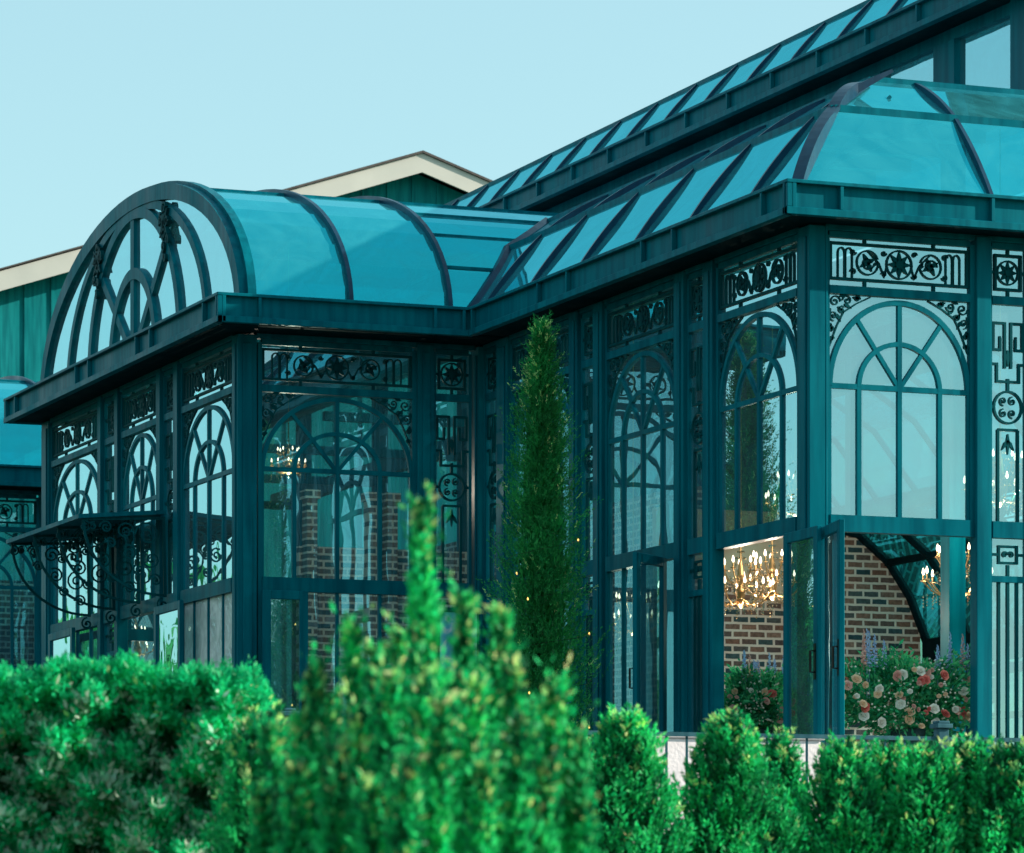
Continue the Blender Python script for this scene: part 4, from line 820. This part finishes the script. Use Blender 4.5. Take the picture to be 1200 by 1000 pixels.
# -- tall cypress
def cypress():
    x,y=14.81,36.4; H=CZ+6.06-TZ; t=thing('italian_cypress','tall slender dark green cypress with a wispy tip standing against the glass wall','tree',(x,y,TZ)); rg=np.random.default_rng(3)
    m=MB(); m.tube([(0,0,0),(.01,.01,H*.5),(-.01,0,H*.97)],[.06,.04,.005],8); obj('trunk',m,t,mat=M['bark'])
    def rad(z): 
        q=(H-z)/H; return .49*np.clip(q/.62,0,1)**.72*(1-.15*np.clip((q-.7)/.3,0,1))
    ns=5200; z=H*(1-rg.uniform(0.0,.98,ns)**.85); a=rg.uniform(0,2*PI,ns)
    lump=1+.16*np.sin(a*3+z*4)+.13*np.sin(a*5-z*11)+.08*np.sin(a*9+z*23); r=rad(z)*lump*rg.uniform(.45,1.0,ns)
    Vs=[];idx=[]
    B=np.stack([r*np.cos(a),r*np.sin(a),z-.10],1); up=rg.uniform(.9,1.8,ns); D=np.stack([np.cos(a)+rg.normal(0,.25,ns),np.sin(a)+rg.normal(0,.25,ns),up],1); D/=np.linalg.norm(D,axis=1,keepdims=True)
    L=rg.uniform(.12,.28,ns)*np.where(rg.uniform(0,1,ns)<.14,1.6,1)*np.clip(rad(z)/.2,.55,1); J=20
    k=rg.uniform(0,1,(ns,J)); P=B[:,None,:]+D[:,None,:]*(k*L[:,None])[:,:,None]+rg.normal(0,.010,(ns,J,3))*(1.2-k)[:,:,None]
    Dl=np.repeat(D,J,0)+rg.normal(0,.45,(ns*J,3)); V=leaves(P.reshape(-1,3),Dl,.034,.008,.1)
    brown=np.repeat(rg.uniform(0,1,ns)<np.where(z>H-.9,.16,.03),J)
    obj('crown',quads_mesh('crown',V,[M['cypress'],M['tip']],np.where(brown&(k.reshape(-1)>.4),1,0)),t)
    n2=22000; z=H*(1-rg.uniform(.03,.98,n2)); a=rg.uniform(0,2*PI,n2); r=rad(z)*rg.uniform(0,.68,n2)
    obj('inner_leaves',quads_mesh('inner_leaves',leaves(np.stack([r*np.cos(a),r*np.sin(a),z],1),np.tile([0,0,1.],(n2,1)),.09,.03,.6),[M['cypress']]),t)
    # fairy lights wound round the lower crown
    s=thing('string_lights','thin string of tiny warm bulbs wound around the lower half of the cypress','lights',(x,y,TZ)); w=MB(); bl=MB(); pts=[]
    for i in range(240):
        zz=.5+i/240*3.0; aa=i*.16; r=float(rad(np.array([zz]))[0])*(1.04+.06*math.sin(i*1.3)); pts.append((r*math.cos(aa),r*math.sin(aa),zz))
        if i%26==0: bl.lathe([(.004,-.014),(.011,0),(.003,.016)],pts[-1],5)
    w.tube(pts,.0025,4); obj('wire',w,s,mat=M['brass']); obj('bulbs',bl,s,mat=M['fairy'])
cypress()
# ================================================================== LIGHT, SKY, CAMERA
EL=R(26); AZ=math.atan2(.94,-.34)
wd=bpy.data.worlds.new('World'); SC.world=wd; wd.use_nodes=True; nt=wd.node_tree; bg=nt.nodes['Background']
sky=nt.nodes.new('ShaderNodeTexSky'); sky.sky_type='NISHITA'; sky.sun_disc=False; sky.sun_elevation=EL; sky.sun_rotation=AZ; sky.altitude=100; sky.air_density=1.0; sky.dust_density=1.0; sky.ozone_density=2.0
mx=nt.nodes.new('ShaderNodeMixRGB'); mx.blend_type='MULTIPLY'; mx.inputs[0].default_value=1; mx.inputs[2].default_value=(.95,1.1,.86,1)
m2=nt.nodes.new('ShaderNodeMixRGB'); m2.inputs[0].default_value=.6; m2.inputs[2].default_value=(1.97,3.2,3.6,1)   # flat pale cyan mixed in to even the sky colour
nt.links.new(sky.outputs[0],mx.inputs[1]); nt.links.new(mx.outputs[0],m2.inputs[1])
tc=nt.nodes.new('ShaderNodeTexCoord'); mp=nt.nodes.new('ShaderNodeMapping'); mp.inputs['Scale'].default_value=(1,1,2.6); nt.links.new(tc.outputs['Generated'],mp.inputs[0])
cn=nt.nodes.new('ShaderNodeTexNoise'); cn.inputs['Scale'].default_value=2.3; cn.inputs['Detail'].default_value=8; cn.inputs['Roughness'].default_value=.6; cn.inputs['Distortion'].default_value=.4; nt.links.new(mp.outputs[0],cn.inputs['Vector'])
cr=ramp(nt,cn.outputs['Fac'],[(.47,(0,0,0)),(.66,(1,1,1))]); sx=nt.nodes.new('ShaderNodeSeparateXYZ'); nt.links.new(tc.outputs['Generated'],sx.inputs[0])
# broken pinkish cloud stands in the half of the sky behind the viewer and overhead
mr=nt.nodes.new('ShaderNodeMapRange'); mr.inputs[1].default_value=.55; mr.inputs[2].default_value=.05; mr.inputs[3].default_value=0; mr.inputs[4].default_value=.75; nt.links.new(sx.outputs[1],mr.inputs[0])
mu=nt.nodes.new('ShaderNodeMath'); mu.operation='MULTIPLY'; nt.links.new(cr.outputs[0],mu.inputs[0]); nt.links.new(mr.outputs[0],mu.inputs[1])
m3=nt.nodes.new('ShaderNodeMixRGB'); m3.inputs[2].default_value=(3.3,3.5,3.8,1); nt.links.new(mu.outputs[0],m3.inputs[0]); nt.links.new(m2.outputs[0],m3.inputs[1]); nt.links.new(m3.outputs[0],bg.inputs[0]); bg.inputs[1].default_value=.15
sl_=bpy.data.lights.new('sun','SUN'); sl_.energy=4.9; sl_.angle=R(.6); sl_.color=(1,.87,.74); so_=bpy.data.objects.new('sun',sl_); C.objects.link(so_)
dv=Vector((math.sin(AZ)*math.cos(EL),math.cos(AZ)*math.cos(EL),math.sin(EL))); so_.rotation_euler=dv.to_track_quat('Z','Y').to_euler(); so_.location=(30,-20,40)
cam=bpy.data.cameras.new('camera'); co=bpy.data.objects.new('camera',cam); C.objects.link(co); SC.camera=co
co.location=(0,0,CZ); co.rotation_euler=(PI/2,0,-TH); cam.sensor_width=36; cam.sensor_fit='HORIZONTAL'; cam.lens=FPX/1200*36; cam.shift_y=551/1200; cam.clip_end=5000; cam.clip_start=.1
cam.dof.use_dof=True; cam.dof.focus_distance=38; cam.dof.aperture_fstop=6.6
SC.view_settings.view_transform='Standard'; SC.view_settings.look='None'; SC.view_settings.exposure=.7; SC.view_settings.gamma=1
SC.render.engine='CYCLES'; SC.cycles.transparent_max_bounces=24; SC.cycles.max_bounces=10
